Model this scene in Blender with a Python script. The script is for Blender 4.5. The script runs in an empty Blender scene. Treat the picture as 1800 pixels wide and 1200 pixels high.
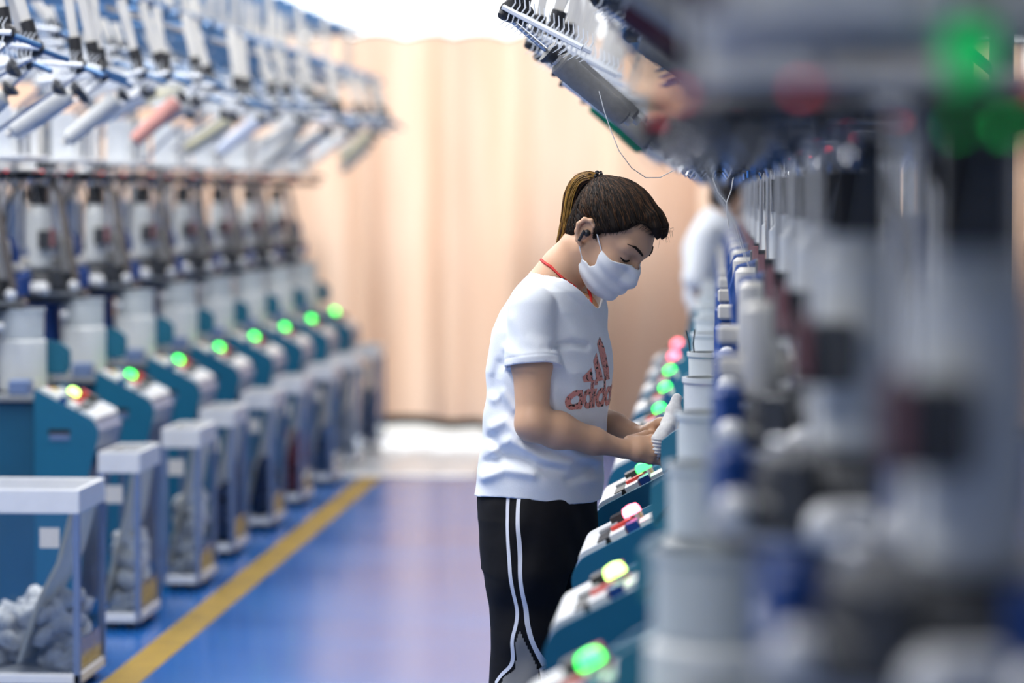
import bpy, bmesh, math, random
import numpy as np
from mathutils import Vector, Matrix, Quaternion
from mathutils.bvhtree import BVHTree

random.seed(7)
SC = bpy.context.scene
COL = SC.collection

# ------------------------------------------------------------------ camera
CAM_H = 1.50
FPX = 5500.0                      # focal length in pixels of the 1800 x 1200 frame
YAW = math.atan(362.0 / FPX)      # the rows run off to a point right of the middle
PITCH = math.atan(260.0 / FPX)    # horizon above the middle: camera tips down a little
cd = bpy.data.cameras.new('camera')
cd.sensor_width = 36.0
cd.lens = FPX / 1800.0 * 36.0
cd.clip_start = 0.05
cd.clip_end = 200
cd.dof.use_dof = True
cd.dof.focus_distance = 7.42
cd.dof.aperture_fstop = 1.85
cd.dof.aperture_blades = 0
cam = bpy.data.objects.new('camera', cd)
COL.objects.link(cam)
cam.location = (0, 0, CAM_H)
cam.rotation_euler = (math.pi / 2 - PITCH, 0, YAW)
SC.camera = cam

# ------------------------------------------------------------------ view, world, lights
SC.view_settings.view_transform = 'Standard'
SC.view_settings.look = 'None'
SC.view_settings.gamma = 1.0
SC.view_settings.use_curve_mapping = False
SC.view_settings.exposure = 0.0

w = bpy.data.worlds.new('overcast_sky')
SC.world = w
w.use_nodes = True
bg = w.node_tree.nodes['Background']
bg.inputs['Color'].default_value = (0.95, 0.975, 1.0, 1)
bg.inputs['Strength'].default_value = 2.7

def area_light(name, loc, sx, sy, power, color=(1, 1, 1), rot=(0, 0, 0)):
    l = bpy.data.lights.new(name, 'AREA')
    l.shape = 'RECTANGLE'
    l.size, l.size_y = sx, sy
    l.energy = power
    l.color = color
    o = bpy.data.objects.new(name, l)
    COL.objects.link(o)
    o.location = loc
    o.rotation_euler = rot
    return o

# roof lights of the hall: long cool panels under the ceiling, over the aisle and over the rows
LAMPS = [(-2.0, 6.6, 205), (-2.0, 10.6, 160), (-2.0, 15.0, 150), (-4.4, 9.5, 150), (-4.4, 14.5, 140),
         (1.8, 5.0, 22), (1.8, 11.0, 60), (-2.4, 2.0, 150)]
for i, (lx, ly, p) in enumerate(LAMPS):
    area_light('roof_light', (lx, ly, 4.28), 0.9, 3.2, p, (1.0, 0.99, 0.97))

# ------------------------------------------------------------------ helpers: materials
def lin(c):
    return tuple(((v / 255.0) / 12.92 if v / 255.0 <= 0.04045 else (((v / 255.0) + 0.055) / 1.055) ** 2.4) for v in c)

MATS = {}
def mat(name, color, rough=0.5, metal=0.0, var=0.06, scale=18.0, bump=0.0, emit=None, estr=0.0, spec=0.5,
        trans=0.0, sss=0.0, coat=0.0):
    if name in MATS:
        return MATS[name]
    m = bpy.data.materials.new(name)
    m.use_nodes = True
    nt = m.node_tree
    b = nt.nodes['Principled BSDF']
    tc = nt.nodes.new('ShaderNodeTexCoord')
    nz = nt.nodes.new('ShaderNodeTexNoise')
    nz.inputs['Scale'].default_value = scale
    nz.inputs['Detail'].default_value = 4
    nt.links.new(tc.outputs['Object'], nz.inputs['Vector'])
    rp = nt.nodes.new('ShaderNodeValToRGB')
    c = color
    rp.color_ramp.elements[0].position = 0.3
    rp.color_ramp.elements[1].position = 0.7
    rp.color_ramp.elements[0].color = (*[max(0, v * (1 - var)) for v in c], 1)
    rp.color_ramp.elements[1].color = (*[min(1, v * (1 + var)) for v in c], 1)
    nt.links.new(nz.outputs['Fac'], rp.inputs['Fac'])
    nt.links.new(rp.outputs['Color'], b.inputs['Base Color'])
    b.inputs['Roughness'].default_value = rough
    b.inputs['Metallic'].default_value = metal
    b.inputs['Specular IOR Level'].default_value = spec
    b.inputs['Transmission Weight'].default_value = trans
    b.inputs['Coat Weight'].default_value = coat
    if sss:
        b.inputs['Subsurface Weight'].default_value = sss
        b.inputs['Subsurface Radius'].default_value = (0.012, 0.005, 0.003)
        b.inputs['Subsurface Scale'].default_value = 1.0
    if bump:
        bp = nt.nodes.new('ShaderNodeBump')
        bp.inputs['Strength'].default_value = bump
        bp.inputs['Distance'].default_value = 0.002
        nt.links.new(nz.outputs['Fac'], bp.inputs['Height'])
        nt.links.new(bp.outputs['Normal'], b.inputs['Normal'])
    if emit:
        b.inputs['Emission Color'].default_value = (*emit, 1)
        b.inputs['Emission Strength'].default_value = estr
    MATS[name] = m
    return m

# ------------------------------------------------------------------ helpers: meshes
class MB:
    """collects shapes; build() links them as one mesh object"""
    def __init__(s):
        s.v, s.f = [], []
    def add(s, vs, fs):
        o = len(s.v)
        s.v += [tuple(p) for p in vs]
        s.f += [tuple(i + o for i in f) for f in fs]
        return s
    def box(s, x0, x1, y0, y1, z0, z1, c=0.0):
        if c <= 0:
            vs = [(x, y, z) for x in (x0, x1) for y in (y0, y1) for z in (z0, z1)]
            return s.add(vs, [(0, 1, 3, 2), (4, 6, 7, 5), (0, 4, 5, 1), (2, 3, 7, 6), (0, 2, 6, 4), (1, 5, 7, 3)])
        # chamfered: hull of 24 points
        if x1 < x0: x0, x1 = x1, x0
        if y1 < y0: y0, y1 = y1, y0
        if z1 < z0: z0, z1 = z1, z0
        bm = bmesh.new()
        for x in (0, 1):
            for y in (0, 1):
                for z in (0, 1):
                    X = (x0, x1)[x]; Y = (y0, y1)[y]; Z = (z0, z1)[z]
                    dx = c if x == 0 else -c; dy = c if y == 0 else -c; dz = c if z == 0 else -c
                    bm.verts.new((X, Y + dy, Z + dz)); bm.verts.new((X + dx, Y, Z + dz)); bm.verts.new((X + dx, Y + dy, Z))
        bmesh.ops.convex_hull(bm, input=bm.verts)
        bm.verts.index_update()
        s.add([v.co[:] for v in bm.verts], [[v.index for v in f.verts] for f in bm.faces])
        bm.free()
        return s
    def tube(s, p, q, r0, r1=None, n=10, caps=True):
        r1 = r0 if r1 is None else r1
        return s.path([p, q], [r0, r1], n, caps)
    def path(s, pts, rad, n=8, caps=True):
        pts = [Vector(p) for p in pts]
        if not isinstance(rad, (list, tuple)):
            rad = [rad] * len(pts)
        d0 = (pts[1] - pts[0]).normalized()
        a = d0.orthogonal().normalized()
        vs, fs = [], []
        for i, p in enumerate(pts):
            if i == 0: d = pts[1] - pts[0]
            elif i == len(pts) - 1: d = pts[-1] - pts[-2]
            else: d = pts[i + 1] - pts[i - 1]
            d.normalize()
            a = (a - d * a.dot(d))
            if a.length < 1e-6: a = d.orthogonal()
            a.normalize()
            b = d.cross(a)
            for k in range(n):
                t = 2 * math.pi * k / n
                vs.append(p + (a * math.cos(t) + b * math.sin(t)) * rad[i])
        for i in range(len(pts) - 1):
            for k in range(n):
                k2 = (k + 1) % n
                fs.append((i * n + k, i * n + k2, (i + 1) * n + k2, (i + 1) * n + k))
        if caps:
            fs.append(tuple(range(n))[::-1])
            fs.append(tuple((len(pts) - 1) * n + k for k in range(n)))
        return s.add(vs, fs)
    def lathe(s, prof, c=(0, 0, 0), n=20, axis=(0, 0, 1)):
        """prof: (radius, height) pairs along the axis"""
        ax = Vector(axis).normalized()
        a = ax.orthogonal().normalized(); b = ax.cross(a)
        c = Vector(c)
        vs, fs = [], []
        for r, h in prof:
            for k in range(n):
                t = 2 * math.pi * k / n
                vs.append(c + ax * h + (a * math.cos(t) + b * math.sin(t)) * max(r, 1e-4))
        for i in range(len(prof) - 1):
            for k in range(n):
                k2 = (k + 1) % n
                fs.append((i * n + k, i * n + k2, (i + 1) * n + k2, (i + 1) * n + k))
        fs.append(tuple(range(n))[::-1]); fs.append(tuple((len(prof) - 1) * n + k for k in range(n)))
        return s.add(vs, fs)
    def prism(s, poly, y0, y1):
        """poly in (x, z), pushed from y0 to y1"""
        n = len(poly)
        vs = [(x, y0, z) for x, z in poly] + [(x, y1, z) for x, z in poly]
        fs = [tuple(range(n)), tuple(range(n, 2 * n))[::-1]]
        fs += [(i, (i + 1) % n, n + (i + 1) % n, n + i) for i in range(n)]
        return s.add(vs, fs)
    def ball(s, c, r, n=12, sz=1.0):
        m = n // 2
        prof = [(r * math.sin(math.pi * i / m), -r * sz * math.cos(math.pi * i / m)) for i in range(m + 1)]
        return s.lathe(prof, c, n)
    def build(s, name, m, parent=None, smooth=35, kind=None):
        me = bpy.data.meshes.new(name)
        me.from_pydata(s.v, [], s.f)
        bm = bmesh.new(); bm.from_mesh(me)
        bmesh.ops.recalc_face_normals(bm, faces=bm.faces)
        bm.to_mesh(me); bm.free()
        if smooth:
            me.shade_smooth()
            me.set_sharp_from_angle(angle=math.radians(smooth))
        me.materials.append(m)
        o = bpy.data.objects.new(name, me)
        COL.objects.link(o)
        if parent: o.parent = parent
        if kind: o['kind'] = kind
        return o

def empty(name, loc):
    o = bpy.data.objects.new(name, None)
    COL.objects.link(o)
    o.location = loc
    o.empty_display_size = 0.1
    return o

def tag(o, label=None, cat=None, group=None, kind=None):
    if label: o['label'] = label
    if cat: o['category'] = cat
    if group: o['group'] = group
    if kind: o['kind'] = kind
    return o

def kids(o):
    return [c for c in bpy.data.objects if c.parent is o]

CH = {}
def copy_tree(o, parent=None):
    """a copy of a thing, its parts and their sub-parts; meshes are shared"""
    c = o.copy(); COL.objects.link(c); c.parent = parent
    if o.name not in CH:
        CH[o.name] = list(o.children)
    for ch in CH[o.name]:
        copy_tree(ch, c)
    return c

_R = cam.rotation_euler.to_matrix()
def at(px, py, Y):
    """the place in the hall at depth Y (metres along the rows) that the frame shows at px, py"""
    d = _R @ Vector((px - 900.0, 600.0 - py, -FPX))
    t = Y / d.y
    return Vector((d.x * t, Y, CAM_H + d.z * t))

# ------------------------------------------------------------------ materials
M_TEAL = mat('teal_paint', (0.006, 0.135, 0.235), 0.42, var=0.05, scale=6)
M_TEALD = mat('dark_teal_paint', (0.005, 0.085, 0.16), 0.45, var=0.08, scale=6)
M_WHITE = mat('white_plastic', (0.78, 0.79, 0.80), 0.35, var=0.03)
M_PALE = mat('pale_grey_enamel', (0.70, 0.72, 0.71), 0.38, var=0.04)
M_BUCK = mat('cool_grey_enamel', (0.54, 0.58, 0.59), 0.40, var=0.05)
M_GREY = mat('grey_paint', (0.22, 0.235, 0.25), 0.45, var=0.06)
M_LAV = mat('blue_grey_door', (0.15, 0.215, 0.37), 0.38, var=0.05)
M_STEEL = mat('brushed_steel', (0.45, 0.46, 0.48), 0.28, 1.0, var=0.06, scale=40)
M_CHROME = mat('chrome', (0.85, 0.86, 0.88), 0.10, 1.0, var=0.02)
M_DSTEEL = mat('dark_steel', (0.055, 0.058, 0.065), 0.42, 0.35, var=0.15)
M_BLACK = mat('black_plastic', (0.012, 0.012, 0.014), 0.45, var=0.1)
M_BLUE = mat('blue_anodised', (0.006, 0.052, 0.24), 0.4, 0.1, var=0.08)
M_SBLUE = mat('steel_blue_paint', (0.055, 0.145, 0.30), 0.32, 0.35, var=0.08)
M_HOSE = mat('brown_hose', (0.16, 0.135, 0.115), 0.6, var=0.15)
M_CREAM = mat('cream_board', (0.74, 0.69, 0.57), 0.6, var=0.05)
M_CARM = mat('cream_plastic', (0.62, 0.60, 0.56), 0.45, var=0.04)
M_CLEARP = mat('milky_plastic', (0.80, 0.83, 0.86), 0.3, var=0.03)
M_RED = mat('red_plastic', (0.62, 0.045, 0.03), 0.4, var=0.05)
M_YELP = mat('yellow_button', (0.65, 0.42, 0.03), 0.4, var=0.05)
M_RLED = mat('red_led', (0.3, 0.01, 0.01), 0.4, emit=(1.0, 0.05, 0.08), estr=1.8)
M_GREENL = mat('green_lamp', (0.02, 0.4, 0.1), 0.3, emit=(0.035, 1.0, 0.10), estr=5.5)
M_YGL = mat('yellow_green_lamp', (0.2, 0.4, 0.05), 0.3, emit=(0.55, 1.0, 0.20), estr=5.5)
M_PINKL = mat('red_lamp', (0.4, 0.05, 0.06), 0.3, emit=(1.0, 0.13, 0.20), estr=8.0)
M_DGREEN = mat('green_beacon', (0.0, 0.2, 0.05), 0.3, emit=(0.0, 0.40, 0.09), estr=0.9)
M_CLOTHW = mat('white_knit', (0.74, 0.74, 0.73), 0.9, var=0.06, scale=120, bump=0.4)

# thin clear acrylic
def acrylic():
    m = bpy.data.materials.new('clear_acrylic'); m.use_nodes = True
    nt = m.node_tree; nt.nodes.clear()
    out = nt.nodes.new('ShaderNodeOutputMaterial')
    t = nt.nodes.new('ShaderNodeBsdfTransparent'); t.inputs['Color'].default_value = (0.95, 0.97, 0.985, 1)
    g = nt.nodes.new('ShaderNodeBsdfGlossy'); g.inputs['Roughness'].default_value = 0.08
    g.inputs['Color'].default_value = (0.9, 0.95, 1, 1)
    fr = nt.nodes.new('ShaderNodeFresnel'); fr.inputs['IOR'].default_value = 1.45
    mx = nt.nodes.new('ShaderNodeMixShader')
    nt.links.new(fr.outputs[0], mx.inputs[0]); nt.links.new(t.outputs[0], mx.inputs[1]); nt.links.new(g.outputs[0], mx.inputs[2])
    nt.links.new(mx.outputs[0], out.inputs[0])
    return m
M_ACR = acrylic()

# ------------------------------------------------------------------ the hall
def floor_mat():
    m = bpy.data.materials.new('blue_epoxy_floor'); m.use_nodes = True
    nt = m.node_tree; b = nt.nodes['Principled BSDF']
    tc = nt.nodes.new('ShaderNodeTexCoord')
    n1 = nt.nodes.new('ShaderNodeTexNoise'); n1.inputs['Scale'].default_value = 0.9; n1.inputs['Detail'].default_value = 6
    mp = nt.nodes.new('ShaderNodeMapping'); mp.inputs['Scale'].default_value = (0.6, 1.6, 1)
    nt.links.new(tc.outputs['Object'], mp.inputs['Vector']); nt.links.new(mp.outputs[0], n1.inputs['Vector'])
    r = nt.nodes.new('ShaderNodeValToRGB')
    r.color_ramp.elements[0].position = 0.3; r.color_ramp.elements[0].color = (0.006, 0.085, 0.33, 1)
    r.color_ramp.elements[1].position = 0.75; r.color_ramp.elements[1].color = (0.010, 0.125, 0.42, 1)
    nt.links.new(n1.outputs['Fac'], r.inputs['Fac']); nt.links.new(r.outputs[0], b.inputs['Base Color'])
    r2 = nt.nodes.new('ShaderNodeMapRange'); r2.inputs['To Min'].default_value = 0.13; r2.inputs['To Max'].default_value = 0.24
    nt.links.new(n1.outputs['Fac'], r2.inputs['Value']); nt.links.new(r2.outputs[0], b.inputs['Roughness'])
    n2 = nt.nodes.new('ShaderNodeTexNoise'); n2.inputs['Scale'].default_value = 3.0
    bp = nt.nodes.new('ShaderNodeBump'); bp.inputs['Strength'].default_value = 0.05; bp.inputs['Distance'].default_value = 0.01
    nt.links.new(tc.outputs['Object'], n2.inputs['Vector']); nt.links.new(n2.outputs['Fac'], bp.inputs['Height'])
    nt.links.new(bp.outputs[0], b.inputs['Normal'])
    return m
M_FLOOR = floor_mat()
M_WALL = mat('white_wall_paint', (0.74, 0.74, 0.72), 0.7, var=0.04, scale=3)
M_CONC = mat('pale_concrete', (0.62, 0.61, 0.58), 0.8, var=0.12, scale=5)
M_YELLOW = mat('yellow_line_paint', (0.33, 0.205, 0.012), 0.35, var=0.22, scale=9)

YC = 18.95           # the curtain across the end of the hall
def struct(name, mb, m, smooth=0):
    o = mb.build(name, m, None, smooth); o['kind'] = 'structure'; return o
struct('floor', MB().box(-7.5, 5, -3, YC + 0.15, -0.1, 0), M_FLOOR)
struct('ceiling', MB().box(-7.5, 5, -3, YC + 0.2, 4.4, 4.5), M_WALL)
struct('wall_left', MB().box(-7.6, -7.5, -3, YC + 0.2, 0, 4.4), M_WALL)
struct('wall_right', MB().box(5, 5.1, -3, YC + 0.2, 0, 4.4), M_WALL)
struct('wall_front', MB().box(-7.5, 5, -3.1, -3, 0, 4.4), M_WALL)
wb = MB()
wb.box(-7.5, -5.6, YC + 0.1, YC + 0.3, 0, 4.4); wb.box(1.9, 5, YC + 0.1, YC + 0.3, 0, 4.4); wb.box(-5.6, 1.9, YC + 0.1, YC + 0.3, 3.5, 4.4)
struct('wall_back', wb, M_WALL)
struct('ground_outside', MB().box(-20, 15, YC + 0.15, 45, -0.12, -0.01), M_CONC)
yl = MB().box(-1.885, -1.765, 1.0, 16.75, 0.0, 0.0025)
tag(yl.build('trim_1', M_YELLOW, None, 0), 'yellow line painted on the blue floor along the left row', None, None, 'structure')
lw = MB().box(-9, -2.35, YC + 0.42, YC + 0.62, 0, 1.25)  # unseen low block added outside to dim the lower part of the curtains
lw.box(-1.2, 5, YC + 0.42, YC + 0.62, 0, 1.25)
struct('light_block_outside', lw, mat('light_block_grey', (0.20, 0.19, 0.18), 0.85, var=0.12, scale=4))
for i, (lx, ly, p) in enumerate(LAMPS):
    t = tag(empty('ceiling_lamp', (lx, ly, 4.31)), 'long white ceiling panel lamp %s' % ['over the near aisle', 'over the middle aisle', 'over the far aisle', 'over the left row', 'over the far left row', 'over the near right row', 'over the far right row', 'over the aisle beside the camera'][i], 'lamp', 'ceiling lamps')
    MB().box(-0.47, 0.47, -1.63, 1.63, 0.0, 0.09, 0.01).build('housing', M_WHITE, t)
# ------------------------------------------------------------------ curtains across the doorway
def curtain_mat():
    m = bpy.data.materials.new('peach_curtain'); m.use_nodes = True
    nt = m.node_tree; nt.nodes.clear()
    out = nt.nodes.new('ShaderNodeOutputMaterial')
    tc = nt.nodes.new('ShaderNodeTexCoord')
    n = nt.nodes.new('ShaderNodeTexNoise'); n.inputs['Scale'].default_value = 2.2; n.inputs['Detail'].default_value = 3
    mp = nt.nodes.new('ShaderNodeMapping'); mp.inputs['Scale'].default_value = (1.5, 1.5, 0.25)
    nt.links.new(tc.outputs['Object'], mp.inputs[0]); nt.links.new(mp.outputs[0], n.inputs['Vector'])
    r = nt.nodes.new('ShaderNodeValToRGB')
    r.color_ramp.elements[0].position = 0.35; r.color_ramp.elements[0].color = (0.82, 0.57, 0.42, 1)
    r.color_ramp.elements[1].position = 0.65; r.color_ramp.elements[1].color = (0.87, 0.66, 0.52, 1)
    nt.links.new(n.outputs['Fac'], r.inputs['Fac'])
    d = nt.nodes.new('ShaderNodeBsdfDiffuse'); t = nt.nodes.new('ShaderNodeBsdfTranslucent')
    nt.links.new(r.outputs[0], d.inputs[0]); nt.links.new(r.outputs[0], t.inputs[0])
    mx = nt.nodes.new('ShaderNodeMixShader'); mx.inputs[0].default_value = 0.66
    nt.links.new(d.outputs[0], mx.inputs[1]); nt.links.new(t.outputs[0], mx.inputs[2]); nt.links.new(mx.outputs[0], out.inputs[0])
    return m
M_CURT = curtain_mat()
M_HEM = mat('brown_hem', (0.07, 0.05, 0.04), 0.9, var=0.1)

def curtain(name, x0, x1, yb, seed, label, zb, lift=None, top=2.44):
    rnd = random.Random(seed)
    nx = int((x1 - x0) / 0.018); nz = 22
    ph = [rnd.uniform(0, 6.28) for _ in range(6)]
    def fold(x, k):
        a = 0.105 * math.sin(x * 2 * math.pi / 0.62 + ph[0] + 0.9 * math.sin(x * 1.7 + ph[1]))
        a += 0.018 * math.sin(x * 2 * math.pi / 0.29 + ph[2] + 1.2 * math.sin(x * 2.3 + ph[3]))
        a += 0.05 * math.sin(x * 1.1 + ph[4])
        return a * (0.55 + 0.45 * k)
    def bottom(x):
        b = zb
        if lift:
            t = max(0.0, min((x - lift[0]) / 0.08, (lift[1] - x) / 0.10, 1.0))
            b += lift[2] * t
        return b + 0.006 * math.sin(x * 9)
    def topz(x):
        return top + 0.028 * abs(math.sin(x * math.pi / 0.31 + ph[5]))
    def grid(za, zbf, off=0.0, rows=nz):
        vs, fs = [], []
        for i in range(nx + 1):
            x = x0 + (x1 - x0) * i / nx
            a, b = za(x), zbf(x)
            for j in range(rows + 1):
                z = a + (b - a) * j / rows
                k = 1.0 - 0.35 * (z / top)
                vs.append((x, yb + fold(x, k) + off, z))
        for i in range(nx):
            for j in range(rows):
                p = i * (rows + 1) + j
                fs.append((p, p + rows + 1, p + rows + 2, p + 1))
        return MB().add(vs, fs)
    root = tag(empty(name, (0, 0, 0)), label, 'curtain', 'curtains across the end of the hall')
    grid(bottom, topz).build('cloth', M_CURT, root, 180)
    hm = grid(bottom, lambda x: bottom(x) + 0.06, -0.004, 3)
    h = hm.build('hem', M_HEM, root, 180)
    tp = grid(lambda x: topz(x) - 0.012, lambda x: topz(x) + 0.004, -0.006, 1)
    tp.build('heading_tape', mat('grey_tape', (0.34, 0.27, 0.22), 0.8), root, 180)
    k = 0
    x = x0 + 0.1
    while x < x1:
        MB().path([(x + 0.02 * math.cos(t), yb, topz(x) + 0.012 + 0.02 * math.sin(t)) for t in [i * math.pi / 6 for i in range(13)]], 0.004, 6).build('ring', M_WHITE, root)
        x += 0.31
    return root
curtain('curtain', -5.5, -0.12, YC, 3, 'wide peach curtain hanging across the hall behind the aisle', 0.03, (-2.12, -1.36, 0.05))
curtain('curtain', -0.30, 1.85, YC + 0.16, 11, 'narrower peach curtain at the right, beyond the machine row', 0.03)
tag(MB().tube((-5.6, YC, 2.51), (1.9, YC, 2.51), 0.014).build('curtain_rail', M_WHITE), 'white rail along the top of the peach curtains', 'rail')
# daylight glare under the curtain, put in as a thin white layer on the floor
M_GLARE = mat('glare_white', (0.80, 0.83, 0.86), 0.16, var=0.03, scale=4)
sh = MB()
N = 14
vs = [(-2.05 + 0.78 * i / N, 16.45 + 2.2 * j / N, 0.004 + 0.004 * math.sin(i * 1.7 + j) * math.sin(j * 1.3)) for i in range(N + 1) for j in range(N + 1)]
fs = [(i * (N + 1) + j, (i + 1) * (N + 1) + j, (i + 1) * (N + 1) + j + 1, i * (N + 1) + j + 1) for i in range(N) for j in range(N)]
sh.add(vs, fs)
o = sh.build('floor_glare', M_GLARE, None, 180)
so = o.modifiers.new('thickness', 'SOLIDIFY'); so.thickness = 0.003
tag(o, 'white patch imitating daylight glare on the floor below the curtain gap', 'glare')

# ------------------------------------------------------------------ sock knitting machines
def digit_segments(mb, x, z, sx, h, segs, y0, y1):
    wdt = h * 0.55; t = h * 0.14
    S = {'a': (0, wdt, h - t, h), 'd': (0, wdt, 0, t), 'g': (0, wdt, h / 2 - t / 2, h / 2 + t / 2),
         'f': (0, t, h / 2, h), 'e': (0, t, 0, h / 2), 'b': (wdt - t, wdt, h / 2, h), 'c': (wdt - t, wdt, 0, h / 2)}
    for s in segs:
        a, b, c, d = S[s]
        mb.box(x + a, x + b, y0, y1, z + c, z + d)

def rounded(poly, rad, n=4):
    """round the corners of a polygon (list of (x, z)); rad: a radius per corner"""
    out = []
    N = len(poly)
    for i, p in enumerate(poly):
        r = rad[i]
        if r <= 0:
            out.append(p); continue
        a = Vector(poly[i - 1]); b = Vector(p); c = Vector(poly[(i + 1) % N])
        u1 = (a - b).normalized(); u2 = (c - b).normalized()
        for k in range(n + 1):
            t = k / n
            q = (b + u1 * r) * (1 - t) ** 2 + b * 2 * t * (1 - t) + (b + u2 * r) * t * t
            out.append((q.x, q.y))
    return out

def make_machine(sx):
    """u runs from the machine to the aisle, a towards the camera; sx = +1 left row, -1 right row"""
    root = empty('sock_knitting_machine', (0, 0, 0))
    U = lambda u: u * sx
    def V(u, a, z): return (u * sx, -a, z)
    def bx(mb, u0, u1, a0, a1, z0, z1, c=0.0):
        return mb.box(min(U(u0), U(u1)), max(U(u0), U(u1)), min(-a0, -a1), max(-a0, -a1), z0, z1, c)
    def P(name, mb, m, par=root, smooth=35, kind=None): return mb.build(name, m, par, smooth, kind)
    def pr(mb, poly, a0, a1): return mb.prism([(U(u), z) for u, z in poly], -a1, -a0)
    # --- console towards the aisle
    prof = rounded([(-0.105, 0.06), (0.045, 0.06), (0.072, 0.49), (0.122, 0.685), (0.100, 0.725), (-0.105, 0.832)],
                   [0, 0, 0.05, 0.022, 0.016, 0.008])
    for a0 in (0.205, -0.22):
        sp = P('side_panel', pr(MB(), prof, a0, a0 + 0.015), M_TEAL)
        if a0 > 0:
            P('slot', bx(MB(), -0.055, 0.02, a0 + 0.013, a0 + 0.017, 0.675, 0.692), M_BLACK, sp)
            P('slot_plate', bx(MB(), -0.050, 0.018, a0 + 0.013, a0 + 0.019, 0.655, 0.674, 0.001), M_LAV, sp)
    P('front_door', pr(MB(), [(0.028, 0.07), (0.044, 0.07), (0.071, 0.49), (0.119, 0.684), (0.103, 0.716), (0.094, 0.712), (0.102, 0.684), (0.054, 0.50)], -0.203, 0.203), M_LAV)
    P('control_panel', pr(MB(), [(-0.10, 0.814), (0.085, 0.718), (0.085, 0.703), (-0.10, 0.799)], -0.203, 0.203), M_PALE)
    P('nose_cover', pr(MB(), rounded([(0.046, 0.738), (0.046, 0.764), (0.098, 0.737), (0.106, 0.724), (0.096, 0.712)], [0, 0.004, 0.008, 0.004, 0]), -0.2, 0.2), M_WHITE)
    def slope(u): return 0.832 - (u + 0.105) * 0.522          # top line of the console
    def block(name, u0, u1, a0, a1, h, m, c=0.003):
        z0, z1 = slope(u0) - 0.02, slope(u1) - 0.02
        mb = MB()
        mb.prism([(U(u0), z0), (U(u1), z1), (U(u1) + sx * 0.46 * h, z1 + h * 0.88), (U(u0) + sx * 0.46 * h, z0 + h * 0.88)], -a1, -a0)
        return P(name, mb, m)
    block('black_catch', 0.028, 0.052, 0.06, 0.19, 0.030, M_BLACK)
    block('key_block', -0.006, 0.026, 0.06, 0.19, 0.030, M_WHITE)
    block('display_base', -0.10, -0.036, 0.09, 0.19, 0.026, M_PALE)
    block('blue_switch', -0.034, -0.010, 0.12, 0.185, 0.034, M_BLUE)
    block('red_handle', -0.020, 0.022, 0.085, 0.115, 0.038, M_RED)
    block('grey_key', 0.012, 0.05, 0.0, 0.05, 0.036, M_GREY)
    block('red_knob', -0.03, 0.0, -0.16, -0.12, 0.04, M_RED)
    block('black_key', 0.0, 0.03, -0.17, -0.10, 0.04, M_BLACK)
    nrm = Vector((0.46 * sx, 0, 0.88))
    for u, a, m, nm in ((-0.085, 0.10, M_RED, 'red_button'), (-0.075, 0.05, M_YELP, 'yellow_button')):
        b = P(nm, MB().lathe([(0.016, 0), (0.016, 0.012), (0.010, 0.018)], V(u, a, slope(u) - 0.010), 14, nrm), m)
    lb = Vector(V(-0.005, 0.04, slope(-0.005) + 0.027))
    P('lamp_socket', MB().lathe([(0.020, -0.030), (0.022, -0.004)], lb, 14, nrm), M_STEEL)
    P('indicator_lamp', MB().lathe([(0.021, -0.004), (0.021, 0.006), (0.017, 0.015), (0.006, 0.018)], lb, 16, nrm), M_GREENL)
    # --- cabinet and table
    body = P('cabinet', bx(MB(), -0.70, -0.107, -0.19, 0.19, 0.05, 0.785, 0.006), M_TEALD)
    for ua in (-0.66, -0.16):
        for aa in (-0.15, 0.15):
            P('foot', MB().lathe([(0.03, 0), (0.03, 0.012), (0.014, 0.02), (0.014, 0.055)], V(ua, aa, 0), 12), M_DSTEEL)
    P('table', bx(MB(), -0.74, -0.107, -0.215, 0.215, 0.786, 0.806, 0.003), M_GREY)
    P('oil_box', bx(MB(), -0.20, -0.125, 0.13, 0.20, 0.806, 0.86, 0.006), M_LAV)
    # --- teal guard behind the console, and the white fabric tube housing
    gp = rounded([(-0.185, 0.86), (-0.075, 0.86), (-0.062, 0.885), (-0.064, 0.945), (-0.100, 0.972), (-0.185, 0.985)], [0.01, 0.015, 0.02, 0.006, 0.01, 0.03])
    gd = P('guard', pr(MB(), gp, -0.205, -0.185), M_TEAL)
    P('guard_stay', bx(MB(), -0.155, -0.13, -0.20, -0.19, 0.80, 0.87), M_STEEL, gd)
    bc = V(-0.195, 0.0, 0)
    P('fabric_tube', MB().lathe([(0.070, 0.806), (0.082, 0.815), (0.086, 0.83), (0.086, 0.985), (0.080, 0.992)], bc, 28), M_PALE)
    P('tube_collar', MB().lathe([(0.074, 0.992), (0.078, 0.997), (0.079, 1.085), (0.083, 1.09), (0.083, 1.10), (0.074, 1.10), (0.072, 1.0)], bc, 28), M_BUCK)
    P('tube_clip', bx(MB(), -0.30, -0.27, 0.02, 0.06, 0.87, 0.93, 0.004), M_CHROME)
    # --- knitting head on its column
    hc = V(-0.36, -0.02, 0)
    P('column', MB().lathe([(0.10, 0.806), (0.10, 0.86), (0.075, 0.88), (0.07, 1.06), (0.10, 1.08)], hc, 24), M_BLUE)
    hd = P('cam_box', MB().lathe([(0.12, 1.08), (0.165, 1.09), (0.17, 1.12), (0.165, 1.15), (0.135, 1.16), (0.12, 1.20), (0.09, 1.21)], hc, 32), M_DSTEEL)
    P('bright_ring', MB().lathe([(0.171, 1.112), (0.178, 1.115), (0.178, 1.126), (0.171, 1.128)], hc, 32), M_STEEL, hd)
    rnd = random.Random(5)
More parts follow.
